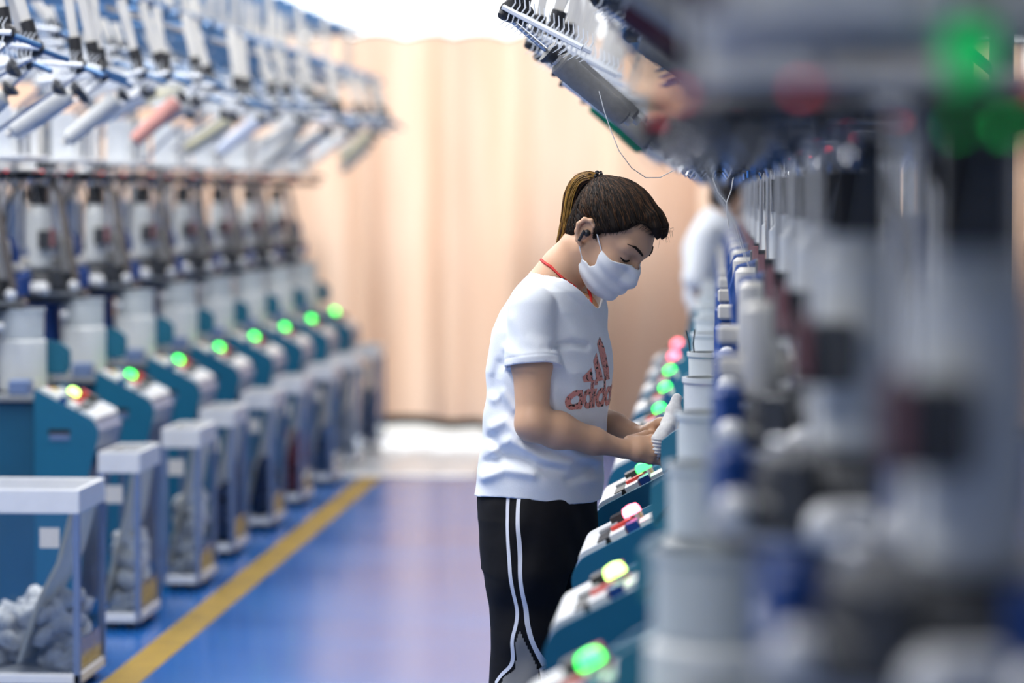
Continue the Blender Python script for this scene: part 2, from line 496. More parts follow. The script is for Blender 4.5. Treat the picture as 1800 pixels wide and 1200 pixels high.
    for k in range(9):
        t = k * 2 * math.pi / 9 + 0.35
        cu, ca = -0.36 + 0.165 * math.cos(t), -0.02 + 0.165 * math.sin(t)
        ju = math.cos(t); ja = math.sin(t)
        mb = MB().box(-0.018, 0.018, -0.022, 0.022, -0.035, 0.035, 0.004)
        R = Matrix.Rotation(math.atan2(-ja, ju * sx), 3, 'Z')
        mb.v = [tuple(R @ Vector(p) + Vector(V(cu, ca, 1.175))) for p in mb.v]
        P('feeder_block', mb, (M_BLUE, M_DSTEEL, M_BLUE, M_STEEL)[k % 4])
    for k, (du, da, z, r) in enumerate(((0.15, 0.12, 1.15, 0.022), (0.05, 0.205, 1.14, 0.026), (-0.025, 0.205, 1.135, 0.024), (0.12, 0.16, 1.04, 0.016))):
        P('chrome_knob', MB().ball(V(-0.36 + du, -0.02 + da, z), r, 14), mat('porcelain_knob', (0.72, 0.73, 0.74), 0.25, var=0.02))
    # white actuator body with its black motor above
    P('actuator', MB().lathe([(0.034, 1.21), (0.046, 1.225), (0.046, 1.42), (0.036, 1.43), (0.030, 1.455)], V(-0.345, 0.06, 0), 22), M_PALE)
    P('motor', bx(MB(), -0.377, -0.313, 0.028, 0.092, 1.455, 1.535, 0.004), M_BLACK)
    P('side_cylinder', MB().lathe([(0.022, 1.20), (0.028, 1.21), (0.028, 1.33), (0.018, 1.34)], V(-0.255, 0.02, 0), 18), M_CARM)
    P('rear_cylinder', MB().lathe([(0.03, 1.21), (0.038, 1.22), (0.038, 1.46), (0.03, 1.47)], V(-0.47, -0.06, 0), 18), M_LAV)
    P('cross_arm', bx(MB(), -0.44, -0.19, -0.04, 0.0, 1.225, 1.258, 0.005), M_CARM)
    P('valve_box', bx(MB(), -0.34, -0.27, 0.09, 0.14, 1.29, 1.36, 0.004), M_DSTEEL)
    P('valve_strip', bx(MB(), -0.29, -0.275, 0.141, 0.147, 1.30, 1.37, 0.001), mat('dull_pink', (0.30, 0.13, 0.14), 0.6))
    bk = P('blue_bracket', MB().path([V(-0.235, -0.06, 1.19), V(-0.225, -0.06, 1.29), V(-0.24, -0.06, 1.335), V(-0.27, -0.06, 1.345), V(-0.29, -0.06, 1.32), V(-0.29, -0.06, 1.20)], 0.013, 8), M_BLUE)
    P('gauge', bx(MB(), -0.36, -0.30, 0.155, 0.175, 1.13, 1.165, 0.003), M_WHITE)
    P('suction_hose', MB().path([V(-0.30, 0.10, 1.56), V(-0.26, 0.12, 1.50), V(-0.24, 0.12, 1.40), V(-0.22, 0.12, 1.28), V(-0.20, 0.10, 1.17)], 0.014, 10), M_HOSE)
    P('black_hose', MB().path([V(-0.42, 0.08, 1.20), V(-0.46, 0.14, 1.30), V(-0.46, 0.14, 1.45), V(-0.40, 0.10, 1.57)], 0.009, 8), M_BLACK)
    for k, (u, a) in enumerate(((-0.33, -0.12), (-0.43, 0.05), (-0.30, -0.08), (-0.50, 0.02))):
        P('guide_rod', MB().tube(V(u, a, 1.15), V(u, a, 1.60), 0.006, None, 8), M_CHROME)
    # --- ring of yarn stops with red diodes, under a white plate
    rc = (-0.32, -0.02)
    P('stop_ring', MB().lathe([(0.155, 1.577), (0.190, 1.577), (0.190, 1.585), (0.155, 1.585), (0.155, 1.577)], V(rc[0], rc[1], 0), 36), M_STEEL)
    for k in range(14):
        t = k * 2 * math.pi / 14 + 0.1
        cu, ca = rc[0] + 0.180 * math.cos(t), rc[1] + 0.180 * math.sin(t)
        R = Matrix.Rotation(math.atan2(-math.sin(t), math.cos(t) * sx), 3, 'Z')
        mb = MB().box(-0.034, 0.034, -0.011, 0.011, -0.014, 0.010, 0.003)
        mb.tube((0.03, 0, 0), (0.052, 0, 0), 0.006, None, 8)
        mb.v = [tuple(R @ Vector(p) + Vector(V(cu, ca, 1.565))) for p in mb.v]
        st = P('yarn_stop', mb, M_BLACK)
        if k % 2 == 0:
            mb = MB().ball((0.022, 0.0, 0.010), 0.0055, 8)
            mb.v = [tuple(R @ Vector(p) + Vector(V(cu, ca, 1.565))) for p in mb.v]
            P('diode', mb, M_RLED, st)
        mb = MB().path([(0.01, 0.004, -0.012), (0.022, 0, -0.028), (0.034, -0.004, -0.012)], 0.0025, 6)
        mb.v = [tuple(R @ Vector(p) + Vector(V(cu, ca, 1.565))) for p in mb.v]
        P('clip', mb, M_CHROME, st)
    for k, (t, rr) in enumerate(((0.25, 0.195), (-0.12, 0.20))):
        p0 = Vector(V(rc[0] + rr * math.cos(t), rc[1] + rr * math.sin(t), 1.600)); p1 = p0 + Vector((0.045 * sx, 0, 0))
        P('tensioner', MB().path([p0, p0.lerp(p1, 0.25), p0.lerp(p1, 0.3), p0.lerp(p1, 0.7), p0.lerp(p1, 0.75), p1], [0.012, 0.012, 0.009, 0.009, 0.011, 0.008], 12), M_BLACK)
    pl = P('top_plate', bx(MB(), -0.52, -0.14, -0.22, 0.20, 1.617, 1.633, 0.004), M_WHITE)
    for u, a in ((-0.50, -0.2), (-0.50, 0.18)):
        P('plate_post', MB().tube(V(u, a, 0.806), V(u, a, 1.617), 0.012, None, 10), M_STEEL)
    # white yarn guide panels above the plate
    for k, (u, a, wd) in enumerate(((-0.18, 0.10, 0.06), (-0.24, 0.14, 0.09), (-0.36, 0.16, 0.07), (-0.20, -0.12, 0.08), (-0.45, 0.12, 0.05), (-0.42, -0.14, 0.08))):
        P('guide_panel', bx(MB(), u - wd / 2, u + wd / 2, a - 0.006, a + 0.006, 1.633, 1.79 + 0.015 * (k % 3), 0.003), (M_WHITE, M_CLEARP, M_CARM)[k % 3])
    for k, (u, a) in enumerate(((-0.16, 0.16), (-0.30, 0.18), (-0.48, -0.05), (-0.17, -0.02))):
        P('guide_post', MB().tube(V(u, a, 1.633), V(u, a, 1.80), 0.007, None, 8), M_STEEL)
    for k in range(4):
        t = k * 1.5 + 0.3
        P('yarn', MB().path([V(rc[0] + 0.165 * math.cos(t), rc[1] + 0.165 * math.sin(t), 1.545), V(rc[0] + 0.09 * math.cos(t), rc[1] + 0.1 * math.sin(t), 1.42), V(rc[0] - 0.02 + 0.05 * math.cos(t), rc[1] + 0.05 * math.sin(t), 1.21)], 0.0012, 4), M_CLOTHW)
    return root

XL, XR = -2.235, -0.19
YL = [10.8 + 1.065 * k for k in range(8)]
YR = [2.47 + 1.09 * k for k in range(12)]
mL = make_machine(+1)
mR = make_machine(-1)
ORD = ['nearest', 'second', 'third', 'fourth', 'fifth', 'sixth', 'seventh', 'eighth', 'ninth', 'tenth', 'eleventh', 'twelfth', 'thirteenth']
ORD2 = lambda i, n: 'nearest' if i == 0 else ('last and farthest' if i == n - 1 else ORD[i])
LAMP_R = {3: M_YGL, 4: M_PINKL, 10: M_PINKL, 11: M_PINKL}
def set_lamp(root, m):
    for c in root.children:
        if c.name.startswith('indicator_lamp'):
            c.material_slots[0].link = 'OBJECT'
            c.material_slots[0].material = m
def place_row(proto, X, Ys, side, lamps):
    out = []
    for i, y in enumerate(Ys):
        o = copy_tree(proto) if i < len(Ys) - 1 else proto
        o.location = (X, y, 0)
        tag(o, 'teal sock knitting machine with grey fabric tube, %s in the %s row' % (ORD2(i, len(Ys)), side), 'machine', 'sock knitting machines')
        out.append(o)
    bpy.context.view_layer.update()
    for i, o in enumerate(out):
        set_lamp(o, lamps.get(i, M_GREENL))
    return out
def strip(o, names):
    for c in list(o.children):
        if c.name.split('.')[0] in names:
            for g in list(c.children): bpy.data.objects.remove(g)
            bpy.data.objects.remove(c)
for k, y in enumerate([9.4 + 1.065 * q for q in range(8)]):       # the next row stands back to back with the left one
    o = copy_tree(mR); o.location = (-3.87, y, 0)
    tag(o, 'sock knitting machine seen from behind, %s in the row past the left one' % ORD2(k, 8), 'machine', 'sock knitting machines')
ML = place_row(mL, XL, YL, 'left', {0: M_YGL})
MR = place_row(mR, XR, YR, 'right', LAMP_R)
for o in MR[:2]:      # the two nearest stand without these fittings
    strip(o, ('suction_hose', 'blue_bracket', 'side_cylinder', 'cross_arm'))
strip(MR[2], ('blue_bracket',))
for o in MR: strip(o, ('suction_hose',))
for u, a, du in ((-0.118, 0.01, 0.008), (-0.128, -0.03, -0.004)):
    MB().path([(-(u - 0.004), -a, 1.08), (-u, -a, 1.12), (-(u + du), -a, 1.155)], 0.0018, 6).build('wire_guide', M_DSTEEL, MR[5])
MR[0].location.x = XR + 0.04
# the nearest machine of the right row carries a green beacon and a small green read-out
o = MR[0]
MB().lathe([(0.010, -0.024), (0.017, -0.018), (0.017, 0.014), (0.012, 0.018)], (0.328, -0.216, 1.603), 16).build('beacon', M_DGREEN, o)
MB().box(0.318, 0.338, -0.222, -0.18, 1.621, 1.634, 0.002).build('beacon_bracket', M_DSTEEL, o)
MB().box(0.30, 0.39, -0.212, -0.195, 1.530, 1.575, 0.003).build('readout_box', M_BLACK, o)
M_DIG = mat('green_digits', (0, 0.2, 0.05), 0.4, emit=(0.03, 1.0, 0.2), estr=2)
for x, segs in ((0.318, 'def'), (0.352, 'abcdefg')):
    dg = MB()
    digit_segments(dg, x, 1.544, 1, 0.009, segs, -0.2145, -0.2115)
    dg.build('readout_digit', M_DIG, o, 0)
# ------------------------------------------------------------------ yarn creels over the machines
CONE_SPOTS = []
def make_creel(sx, seed, u0=0.29, gap=0.08):
    rnd = random.Random(seed)
    root = empty('yarn_creel', (0, 0, 0))
    U = lambda u: u * sx
    def V(u, a, z): return Vector((u * sx, -a, z))
    def P(name, mb, m, par=root, kind=None): return mb.build(name, m, par, 35, kind)
    P('post', MB().path([V(-0.80, 0, 0), V(-0.80, 0, 2.60)], 0.026, 12), M_GREY)
    P('foot_plate', MB().box(U(-0.80) - 0.09, U(-0.80) + 0.09, -0.09, 0.09, 0, 0.012, 0.003), M_GREY)
    for a in (-0.36, 0.08, 0.38):
        P('beam', MB().path([V(-0.84, a, 2.16), V(0.24, a, 2.16)], 0.014, 8), M_SBLUE)
        P('upper_beam', MB().path([V(-0.84, a, 2.46), V(0.10, a, 2.46)], 0.014, 8), M_SBLUE)
    for u in (-0.80, -0.38, 0.20):
        P('cross_tube', MB().path([V(u, -0.44, 2.185), V(u, 0.44, 2.185)], 0.014, 8), M_SBLUE)
    for u, a in ((-0.38, -0.36), (-0.38, 0.38), (0.08, 0.08), (-0.1, 0.38), (-0.1, -0.36)):
        P('upright', MB().path([V(u, a, 2.16), V(u, a, 2.47)], 0.016, 8), M_CARM)
    P('brace', MB().path([V(-0.80, 0, 1.75), V(-0.30, 0.08, 2.15)], 0.011, 8), M_SBLUE)
    spots = []
    base_spots = ((u0 + 0.01, 0.40), (u0 + 0.01, 0.06), (u0 - 0.02, -0.24), (-0.02, 0.26), (-0.04, -0.10), (-0.30, 0.34), (-0.32, -0.24))
    for k, (u, a) in enumerate(base_spots):
        a = a + rnd.uniform(-0.05, 0.05); u = u + rnd.uniform(-0.03, 0.02)
        hub = V(u, a, (1.90 + rnd.uniform(-0.02, 0.05)) if k < 3 else 2.04 + rnd.uniform(-0.02, 0.02))
        top = V(u - rnd.uniform(0.03, 0.09), a, 2.16)
        ar = P('arm', MB().path([top, hub], [0.021, 0.014], 4), M_CARM)
        P('arm_sleeve', MB().path([hub + (top - hub) * 0.06, hub + (top - hub) * 0.30], [0.020, 0.021], 10), M_BLACK, ar)
        P('hub', MB().lathe([(0.010, -0.026), (0.025, -0.022), (0.028, 0.0), (0.025, 0.022), (0.010, 0.026)], hub, 16, (0, 1, 0)), M_BLACK)
        P('hub_bolt', MB().ball(hub + Vector((0, -0.026, 0)), 0.008, 8), M_CHROME)
        dn = V(1, rnd.uniform(-0.5, 0.7), -0.38).normalized()
        if sx > 0 or k > 2:
            P('rod', MB().path([hub - dn * 0.10, hub + dn * 0.10, hub + dn * 0.105], [0.0085, 0.0085, 0.005], 10), M_SBLUE)
        else:
            P('rod', MB().path([hub - dn * 0.03, hub + V(0.02, 0.02, -0.01), hub + V(0.025, 0.025, -0.012)], [0.014, 0.014, 0.007], 12), M_BLACK)
        # comb brush: strip with curved bristles
        bd = V(-1, rnd.uniform(-0.2, 0.25), -0.52 if sx < 0 else rnd.uniform(-0.35, 0.25)).normalized()
        up = Vector((0, 0, 1)); up = (up - bd * up.dot(bd)).normalized()
        s0 = hub + Vector((0, -0.03, 0.0))
        br = P('comb_strip', MB().path([s0 - bd * 0.02, s0 + bd * 0.20], 0.0075, 6), M_CLEARP)
        bm_ = MB()
        for q in range(15):
            c0 = s0 + bd * (0.0135 * q)
            for sg in (1, -1):
                p1 = c0 + up * sg * 0.022 + bd * 0.004
                p2 = c0 + up * sg * 0.042 - bd * 0.008
                bm_.path([c0, p1, p2], [0.0026, 0.0022, 0.001], 4)
        P('bristles', bm_, M_CLEARP, br, 'stuff')
        # cone holder: peg pointing back and down into the machine
        cdn = V(-0.74, rnd.uniform(-0.25, 0.25), (-0.64 + rnd.uniform(-0.08, 0.10 if sx < 0 else 0.3)) if k < 3 else -0.20 + rnd.uniform(-0.06, 0.1)).normalized()
        base = hub + Vector((0, 0.04, -0.02))
        P('peg', MB().path([base - cdn * 0.02, base + cdn * 0.34], 0.006, 8), M_STEEL)
        P('cone_seat', MB().lathe([(0.012, 0), (0.030, 0.004), (0.030, 0.012), (0.014, 0.03)], base + cdn * (gap - 0.01), 14, cdn), M_DSTEEL)
        spots.append((base + cdn * gap, cdn.copy()))
    P('clip_row', MB().path([V(0.20, -0.44, 2.12), V(0.20, 0.44, 2.12)], 0.010, 8), M_STEEL)
    return root, spots

CRL = [make_creel(+1, s) for s in (1, 2, 3)]
CRR = [make_creel(-1, 4, 0.06)] * 5 + [make_creel(-1, 5, 0.29, 0.12), make_creel(-1, 6), make_creel(-1, 7)] * 4
YCL = [8.75, 9.75] + YL
YCR = YR

def cone_mat(name, c): return mat('yarn_' + name, c, 0.85, var=0.10, scale=60, bump=0.3)
CONES = {'white': cone_mat('white', (0.74, 0.75, 0.76)), 'grey': cone_mat('grey', (0.26, 0.255, 0.245)), 'pink': cone_mat('pink', (0.62, 0.30, 0.26)),
         'cream': cone_mat('cream', (0.64, 0.60, 0.42)), 'blue': cone_mat('blue', (0.62, 0.68, 0.82)), 'magenta': cone_mat('magenta', (0.58, 0.05, 0.26)),
         'green': cone_mat('green', (0.0, 0.21, 0.10)), 'purple': cone_mat('purple', (0.045, 0.008, 0.022)), 'pale': cone_mat('pale', (0.52, 0.53, 0.53))}
CONE_ME = {}
def cone_proto(col):
    if col not in CONE_ME:
        prof = [(0.022, 0.0), (0.031, 0.006), (0.032, 0.012)] + [(0.0315 - 0.006 * t / 10 + 0.0006 * (t % 2), 0.012 + 0.2 * t / 10) for t in range(11)] + [(0.018, 0.218)]
        y = MB().lathe(prof, (0, 0, 0), 20).build('winding', CONES[col])
        c = MB().lathe([(0.013, -0.008), (0.015, -0.008), (0.011, 0.235), (0.009, 0.235)], (0, 0, 0), 14).build('core', M_CARM)
        CONE_ME[col] = (y.data, c.data)
        bpy.data.objects.remove(y); bpy.data.objects.remove(c)
    return CONE_ME[col]
def put_cone(p, d, col, label, group, s=1.0):
    yd, cdat = cone_proto(col)
    r = empty('yarn_cone', p)
    r.rotation_mode = 'QUATERNION'
    r.rotation_quaternion = Vector((0, 0, 1)).rotation_difference(d)
    r.scale = (s, s, s)
    a = bpy.data.objects.new('winding', yd); COL.objects.link(a); a.parent = r
    b = bpy.data.objects.new('core', cdat); COL.objects.link(b); b.parent = r
    tag(r, label, 'yarn cone', group)
    return r

WHICH = {'white': 'white', 'grey': 'grey', 'pink': 'salmon pink', 'cream': 'pale yellow', 'blue': 'bluish white', 'magenta': 'magenta', 'green': 'bottle green', 'purple': 'dark purple', 'pale': 'light grey'}
def fill_creel(root, spots, i, n, side, cols):
    nm = ('the %s creel of the %s row' % ('last' if i == n - 1 else ORD2(i, n), side))
    cnt = {}
    for c in cols:
        cnt[c] = cnt.get(c, 0) + 1
    SPOT = ('nearest outer', 'middle outer', 'farthest outer', 'nearer inner', 'farther inner', 'nearer rear', 'farther rear')
    for (p, d), c, sn in zip(spots, cols, SPOT):
        if c is None: continue
        put_cone(root.location + p + d * 0.03, d, c, '%s yarn cone, the %s one on %s' % (WHICH[c], sn, nm), 'yarn cones on the creels')

def place_creels(protos, X, Ys, side, colours):
    n = len(Ys)
    used = set()
    for i, y in enumerate(Ys):
        k = i % len(protos)
        proto, spots = protos[k]
        o = copy_tree(proto)
        o.location = (X + (0.04 if y < 3 else 0), y, 0)
        tag(o, 'blue and cream yarn creel with comb brushes, %s over the %s row' % (ORD2(i, n), side), 'creel', 'yarn creels')
        fill_creel(o, spots, i, n, side, colours[i])
W, G, Pk, Cr, Bl, Mg, Gn, Pu, Pa = 'white', 'grey', 'pink', 'cream', 'blue', 'magenta', 'green', 'purple', 'pale'
colsL = [[None, None, Pa, W, None, Pa, W], [None, Pa, None, W, W, None, W], [Pa, None, W, Pa, W, W, None], [Pk, Pa, None, W, W, Pa, W], [None, Cr, Pa, W, Pa, W, W],
         [Bl, None, W, W, Cr, W, W], [None, Pa, Pa, W, W, None, W], [Pa, Bl, None, W, W, W, W], [W, Pa, Cr, W, W, W, W], [Cr, W, Pa, W, W, W, None]]
colsR = [[G, Pu, G, G, Pu, G, G], [Pu, G, G, G, G, Pu, G], [G, G, Pu, G, G, G, G], [Pu, G, G, G, Pu, G, G], [G, G, G, Pu, G, G, G], [G, G, G, G, Pu, G, G],
         [W, None, Pa, W, W, G, W], [Mg, Gn, W, G, G, W, W], [Pa, W, W, W, G, W, W], [W, W, Pa, W, W, W, W], [W, W, W, W, W, Pa, W], [W, Pa, W, W, W, W, W]]
place_creels(CRL, XL, YCL, 'left', colsL)
place_creels(CRR, XR, YCR, 'right', colsR)
for proto in {p_ for p_, _ in CRL + CRR}:                      # the patterns themselves are not part of the hall
    for c in proto.children_recursive: bpy.data.objects.remove(c)
    bpy.data.objects.remove(proto)

# ------------------------------------------------------------------ clear sock bins between the left machines
def sock_pile(x0, x1, y0, y1, h, seed, m):
    rnd = random.Random(seed)
    mb = MB()
    for k in range(46):
        cx, cy = rnd.uniform(x0 + 0.03, x1 - 0.03), rnd.uniform(y0 + 0.05, y1 - 0.05)
        q = 1 - ((cx - (x0 + x1) / 2) / (x1 - x0) * 1.2) ** 2
        cz = 0.075 + rnd.random() * h * max(q, 0.3)
        a = rnd.uniform(0, 6.28); L = rnd.uniform(0.05, 0.10)
        pts = []
        for t in range(6):
            s = (t / 5 - 0.5) * 2
            x = cx + math.cos(a) * L * s + 0.02 * math.sin(3 * s + k); y = cy + math.sin(a) * L * s
            pts.append((min(max(x, x0 + 0.028), x1 - 0.028), min(max(y, y0 + 0.032), y1 - 0.032), max(0.07, cz + 0.02 * math.sin(4 * s + a))))
        r = rnd.uniform(0.018, 0.028)
        mb.path(pts, [r * 0.5, r, r * 1.1, r, r * 1.1, r * 0.4], 8)
    return mb
def make_bin(D, Wd=0.40, H=0.615):
    root = empty('sock_bin', (0, 0, 0))
    # local: x towards the aisle, front face at x = 0
    P = lambda n, mb, m, par=root: mb.build(n, m, par, 35)
    # top rim: four white boards
    P('rim_board', MB().box(-D, 0.0, 0.0, 0.014, H - 0.072, H, 0.002), M_WHITE)
    P('rim_board', MB().box(-D, 0.0, Wd - 0.014, Wd, H - 0.072, H, 0.002), M_WHITE)
    P('rim_board', MB().box(-0.014, 0.0, 0.014, Wd - 0.014, H - 0.072, H, 0.002), M_WHITE)
    P('rim_board', MB().box(-D, -D + 0.014, 0.014, Wd - 0.014, H - 0.072, H, 0.002), M_WHITE)
    for x in (-D + 0.010, -0.010):
        for y in (0.010, Wd - 0.010):
            P('corner_post', MB().box(x - 0.010, x + 0.010, y - 0.010, y + 0.010, 0.03, H - 0.07, 0.001), M_LAV)
    P('side_pane', MB().box(-D + 0.02, -0.02, 0.004, 0.008, 0.06, H - 0.07), M_ACR)
    P('side_pane', MB().box(-D + 0.02, -0.02, Wd - 0.008, Wd - 0.004, 0.06, H - 0.07), M_ACR)
    P('front_pane', MB().box(-0.010, -0.006, 0.02, Wd - 0.02, 0.06, 0.16), M_ACR)
    P('tray', MB().box(-D, 0, 0, Wd, 0.028, 0.060, 0.003), M_WHITE)
    sl = MB(); g = min(1.0, (D - 0.03) / 0.19); pts = [(-0.02, H - 0.072), (-0.02 - 0.04 * g, H - 0.22), (-0.02 - 0.10 * g, 0.28), (-0.02 - 0.165 * g, 0.09)]
    pth = pts + [(x - 0.014, z) for x, z in pts[::-1]]
    P('chute_board', sl.prism(pth, 0.02, Wd - 0.02), M_CREAM)
    P('sticker', MB().box(-0.12, -0.06, 0.0015, 0.0035, 0.44, 0.50), M_CARM)
    for x in (-D + 0.04, -0.04):
        for y in (0.04, Wd - 0.04):
            P('caster', MB().lathe([(0.018, -0.008), (0.018, 0.008)], (x, y, 0.018), 12, (0, 1, 0)), M_DSTEEL)
    return root
XB = -1.905
YB = [9.22] + [y - 0.22 for y in YL]
bn = make_bin(0.145)
XBS = [-1.905, -1.975, -1.945, -1.98, -1.97, -1.98, -1.965, -1.975, -1.97]
bw = make_bin(0.44)
PILEC = {'white': M_CLOTHW, 'navy': mat('navy_knit', (0.05, 0.075, 0.16), 0.9, var=0.2, scale=80, bump=0.4), 'grey': mat('grey_knit', (0.56, 0.57, 0.59), 0.9, var=0.2, scale=80, bump=0.4),
         'red': mat('maroon_knit', (0.26, 0.06, 0.07), 0.9, var=0.2, scale=80, bump=0.4), 'blue': mat('blue_knit', (0.10, 0.18, 0.36), 0.9, var=0.2, scale=80, bump=0.4)}
PILES = ['grey', 'white', 'white', 'navy', 'navy', 'red', 'blue', 'grey', 'navy']
for i, y in enumerate(YB):
    o = bw if i == 0 else (copy_tree(bn) if i < len(YB) - 1 else bn)
    o.location = (XBS[i], y, 0)
    tag(o, 'clear sock bin with white rim, %s along the left row' % ORD2(i, len(YB)), 'bin', 'clear sock bins')
    pm = sock_pile(-0.34 if i == 0 else -0.13, -0.015, 0.02, 0.38, 0.20 + 0.03 * (i % 3), i, None)
    p = pm.build('sock_pile', PILEC[PILES[i]], None, 180, 'stuff')
    p.location = (XBS[i], y, 0)
    tag(p, 'heap of %s socks in the %s bin of the left row' % (PILES[i], ORD2(i, len(YB))), 'socks')

# in-focus yarns: one slack yarn from the grey cone, one Y-shaped pair under the stops
tag(MB().path([at(1053, 160, 7.4), at(1062, 195, 7.4), at(1074, 230, 7.4), at(1088, 265, 7.4), at(1110, 295, 7.42), at(1135, 312, 7.45), at(1160, 312, 7.5), at(1183, 300, 7.55)], 0.0012, 5).build('loose_yarn', M_CLOTHW), 'slack white yarn hanging from the grey cone to the stop ring', 'yarn')
yy = MB().path([at(1252, 312, 7.62), at(1262, 338, 7.62), at(1277, 356, 7.62), at(1278, 380, 7.62), at(1281, 400, 7.62)], 0.0016, 5)
yy.path([at(1289, 312, 7.62), at(1285, 335, 7.62), at(1277, 356, 7.62)], 0.0014, 5)
tag(yy.build('joined_yarn', M_CLOTHW), 'two white yarns joining in a Y under the stop ring', 'yarn')
# ------------------------------------------------------------------ organic shapes: distance fields meshed with surface nets
f32 = np.float32
def A3(p): return np.array(p, dtype=f32)
def capsule(P, a, b, ra, rb):
    a, b = A3(a), A3(b)
    ab = b - a
    t = np.clip(((P - a) @ ab) / max(float(ab @ ab), 1e-9), 0, 1)
    d = P - a - t[:, None] * ab
    return np.sqrt((d * d).sum(1)) - (ra + (rb - ra) * t)
def chain(P, pts, rad, k=0.01):
    d = None
    for i in range(len(pts) - 1):
        c = capsule(P, pts[i], pts[i + 1], rad[i], rad[i + 1])
        d = c if d is None else smin(d, c, k)
    return d
def ellip(P, c, r, R=None):
    q = P - A3(c)
    if R is not None: q = q @ R          # columns of R: local axes
    r = A3(r)
    k0 = np.sqrt(((q / r) ** 2).sum(1)); k1 = np.sqrt(((q / (r * r)) ** 2).sum(1)) + 1e-9
    return k0 * (k0 - 1) / k1
def smin(a, b, k):
    h = np.clip(0.5 + 0.5 * (b - a) / k, 0, 1)
    return b + (a - b) * h - k * h * (1 - h)
def smax(a, b, k): return -smin(-a, -b, k)
def poly2d(x, y, poly):
    """signed distance to a polygon, negative inside"""
    n = len(poly)
    d = np.full(x.shape, 1e9, f32); s = np.ones(x.shape, f32)
    j = n - 1
    for i in range(n):
        ex, ey = poly[j][0] - poly[i][0], poly[j][1] - poly[i][1]
        wx, wy = x - poly[i][0], y - poly[i][1]
        t = np.clip((wx * ex + wy * ey) / (ex * ex + ey * ey + 1e-12), 0, 1)
        bx, by = wx - ex * t, wy - ey * t
        d = np.minimum(d, bx * bx + by * by)
        c1 = y >= poly[i][1]; c2 = y < poly[j][1]; c3 = ex * wy > ey * wx
        flip = (c1 & c2 & c3) | (~c1 & ~c2 & ~c3)
        s = np.where(flip, -s, s)
        j = i
    return s * np.sqrt(d)
def sdf_mesh(name, fn, lo, hi, h, m, parent=None, newton=2, smooth=180):
    lo, hi = np.array(lo, float), np.array(hi, float)
    n = np.ceil((hi - lo) / h).astype(int) + 1
    n = (n + 3) // 4 * 4 + 1
    def ev(idx):
        out = np.empty(len(idx), f32)
        for i in range(0, len(idx), 400000):
            out[i:i + 400000] = fn((lo + idx[i:i + 400000] * h).astype(f32))
        return out
    # coarse pass, then exact values near the surface only
    cg = [np.arange(0, n[k], 4) for k in range(3)]
    ci = np.stack(np.meshgrid(*cg, indexing='ij'), -1).reshape(-1, 3)
    cv = ev(ci).reshape([len(g) for g in cg])
    big = np.repeat(np.repeat(np.repeat(cv, 4, 0), 4, 1), 4, 2)[2:2 + n[0], 2:2 + n[1], 2:2 + n[2]]
    pad = [(0, n[k] - big.shape[k]) for k in range(3)]
    val = np.pad(big, pad, mode='edge').astype(f32)
    near = np.argwhere(np.abs(val) < 7.5 * h)
    val[near[:, 0], near[:, 1], near[:, 2]] = ev(near)
    ins = val < 0
    c = [slice(0, -1), slice(1, None)]
    cnt = np.zeros(np.array(val.shape) - 1, np.int8)
    for i in (0, 1):
        for j in (0, 1):
            for k in (0, 1):
                cnt += ins[c[i], c[j], c[k]]
    cells = np.argwhere((cnt > 0) & (cnt < 8))
    vid = np.full(cnt.shape, -1, np.int32)
    vid[cells[:, 0], cells[:, 1], cells[:, 2]] = np.arange(len(cells))
    acc = np.zeros((len(cells), 3)); num = np.zeros(len(cells))
    for ax in range(3):
        for i in (0, 1):
            for j in (0, 1):
                o0 = [0, 0, 0]; others = [q for q in range(3) if q != ax]
                o0[others[0]] = i; o0[others[1]] = j
                o1 = list(o0); o1[ax] = 1
                a = cells + o0; b = cells + o1
                va = val[a[:, 0], a[:, 1], a[:, 2]]; vb = val[b[:, 0], b[:, 1], b[:, 2]]
                mk = (va < 0) != (vb < 0)
                t = np.where(mk, va / np.where(mk, va - vb, 1), 0)
                p = a + t[:, None] * (b - a)
                acc += np.where(mk[:, None], p, 0); num += mk
    V = lo + acc / num[:, None] * h
    quads = []
    for ax in range(3):
        s0 = [slice(None)] * 3; s1 = [slice(None)] * 3
        s0[ax] = slice(0, -1); s1[ax] = slice(1, None)
        e = np.argwhere(ins[tuple(s0)] != ins[tuple(s1)])
        o = [q for q in range(3) if q != ax]
        ok = (e[:, o[0]] > 0) & (e[:, o[1]] > 0) & (e[:, o[0]] < n[o[0]] - 1) & (e[:, o[1]] < n[o[1]] - 1)
        e = e[ok]
        q = []
        for (d0, d1) in ((0, 0), (1, 0), (1, 1), (0, 1)):
            z = e.copy(); z[:, o[0]] -= d0; z[:, o[1]] -= d1
            q.append(vid[z[:, 0], z[:, 1], z[:, 2]])
        q = np.stack(q, 1)
        neg = ins[e[:, 0], e[:, 1], e[:, 2]]
        if ax == 1: neg = ~neg
        q[neg] = q[neg][:, ::-1]
        quads.append(q)
    Q = np.concatenate(quads)
    Q = Q[(Q >= 0).all(1)]
    eps = h * 0.3
    for _ in range(newton):
        Vf = V.astype(f32)
        d0 = fn(Vf)
        g = np.stack([fn(Vf + A3(e)) - d0 for e in ((eps, 0, 0), (0, eps, 0), (0, 0, eps))], 1) / eps
        st = d0[:, None] * g / np.maximum((g * g).sum(1), 0.25)[:, None]
        ln = np.sqrt((st * st).sum(1, keepdims=True))
        st *= np.minimum(1, 0.5 * h / np.maximum(ln, 1e-9))
        V = V - st
    me = bpy.data.meshes.new(name)
    me.vertices.add(len(V)); me.vertices.foreach_set('co', V.astype(f32).ravel())
    me.loops.add(len(Q) * 4); me.loops.foreach_set('vertex_index', Q.astype(np.int32).ravel())
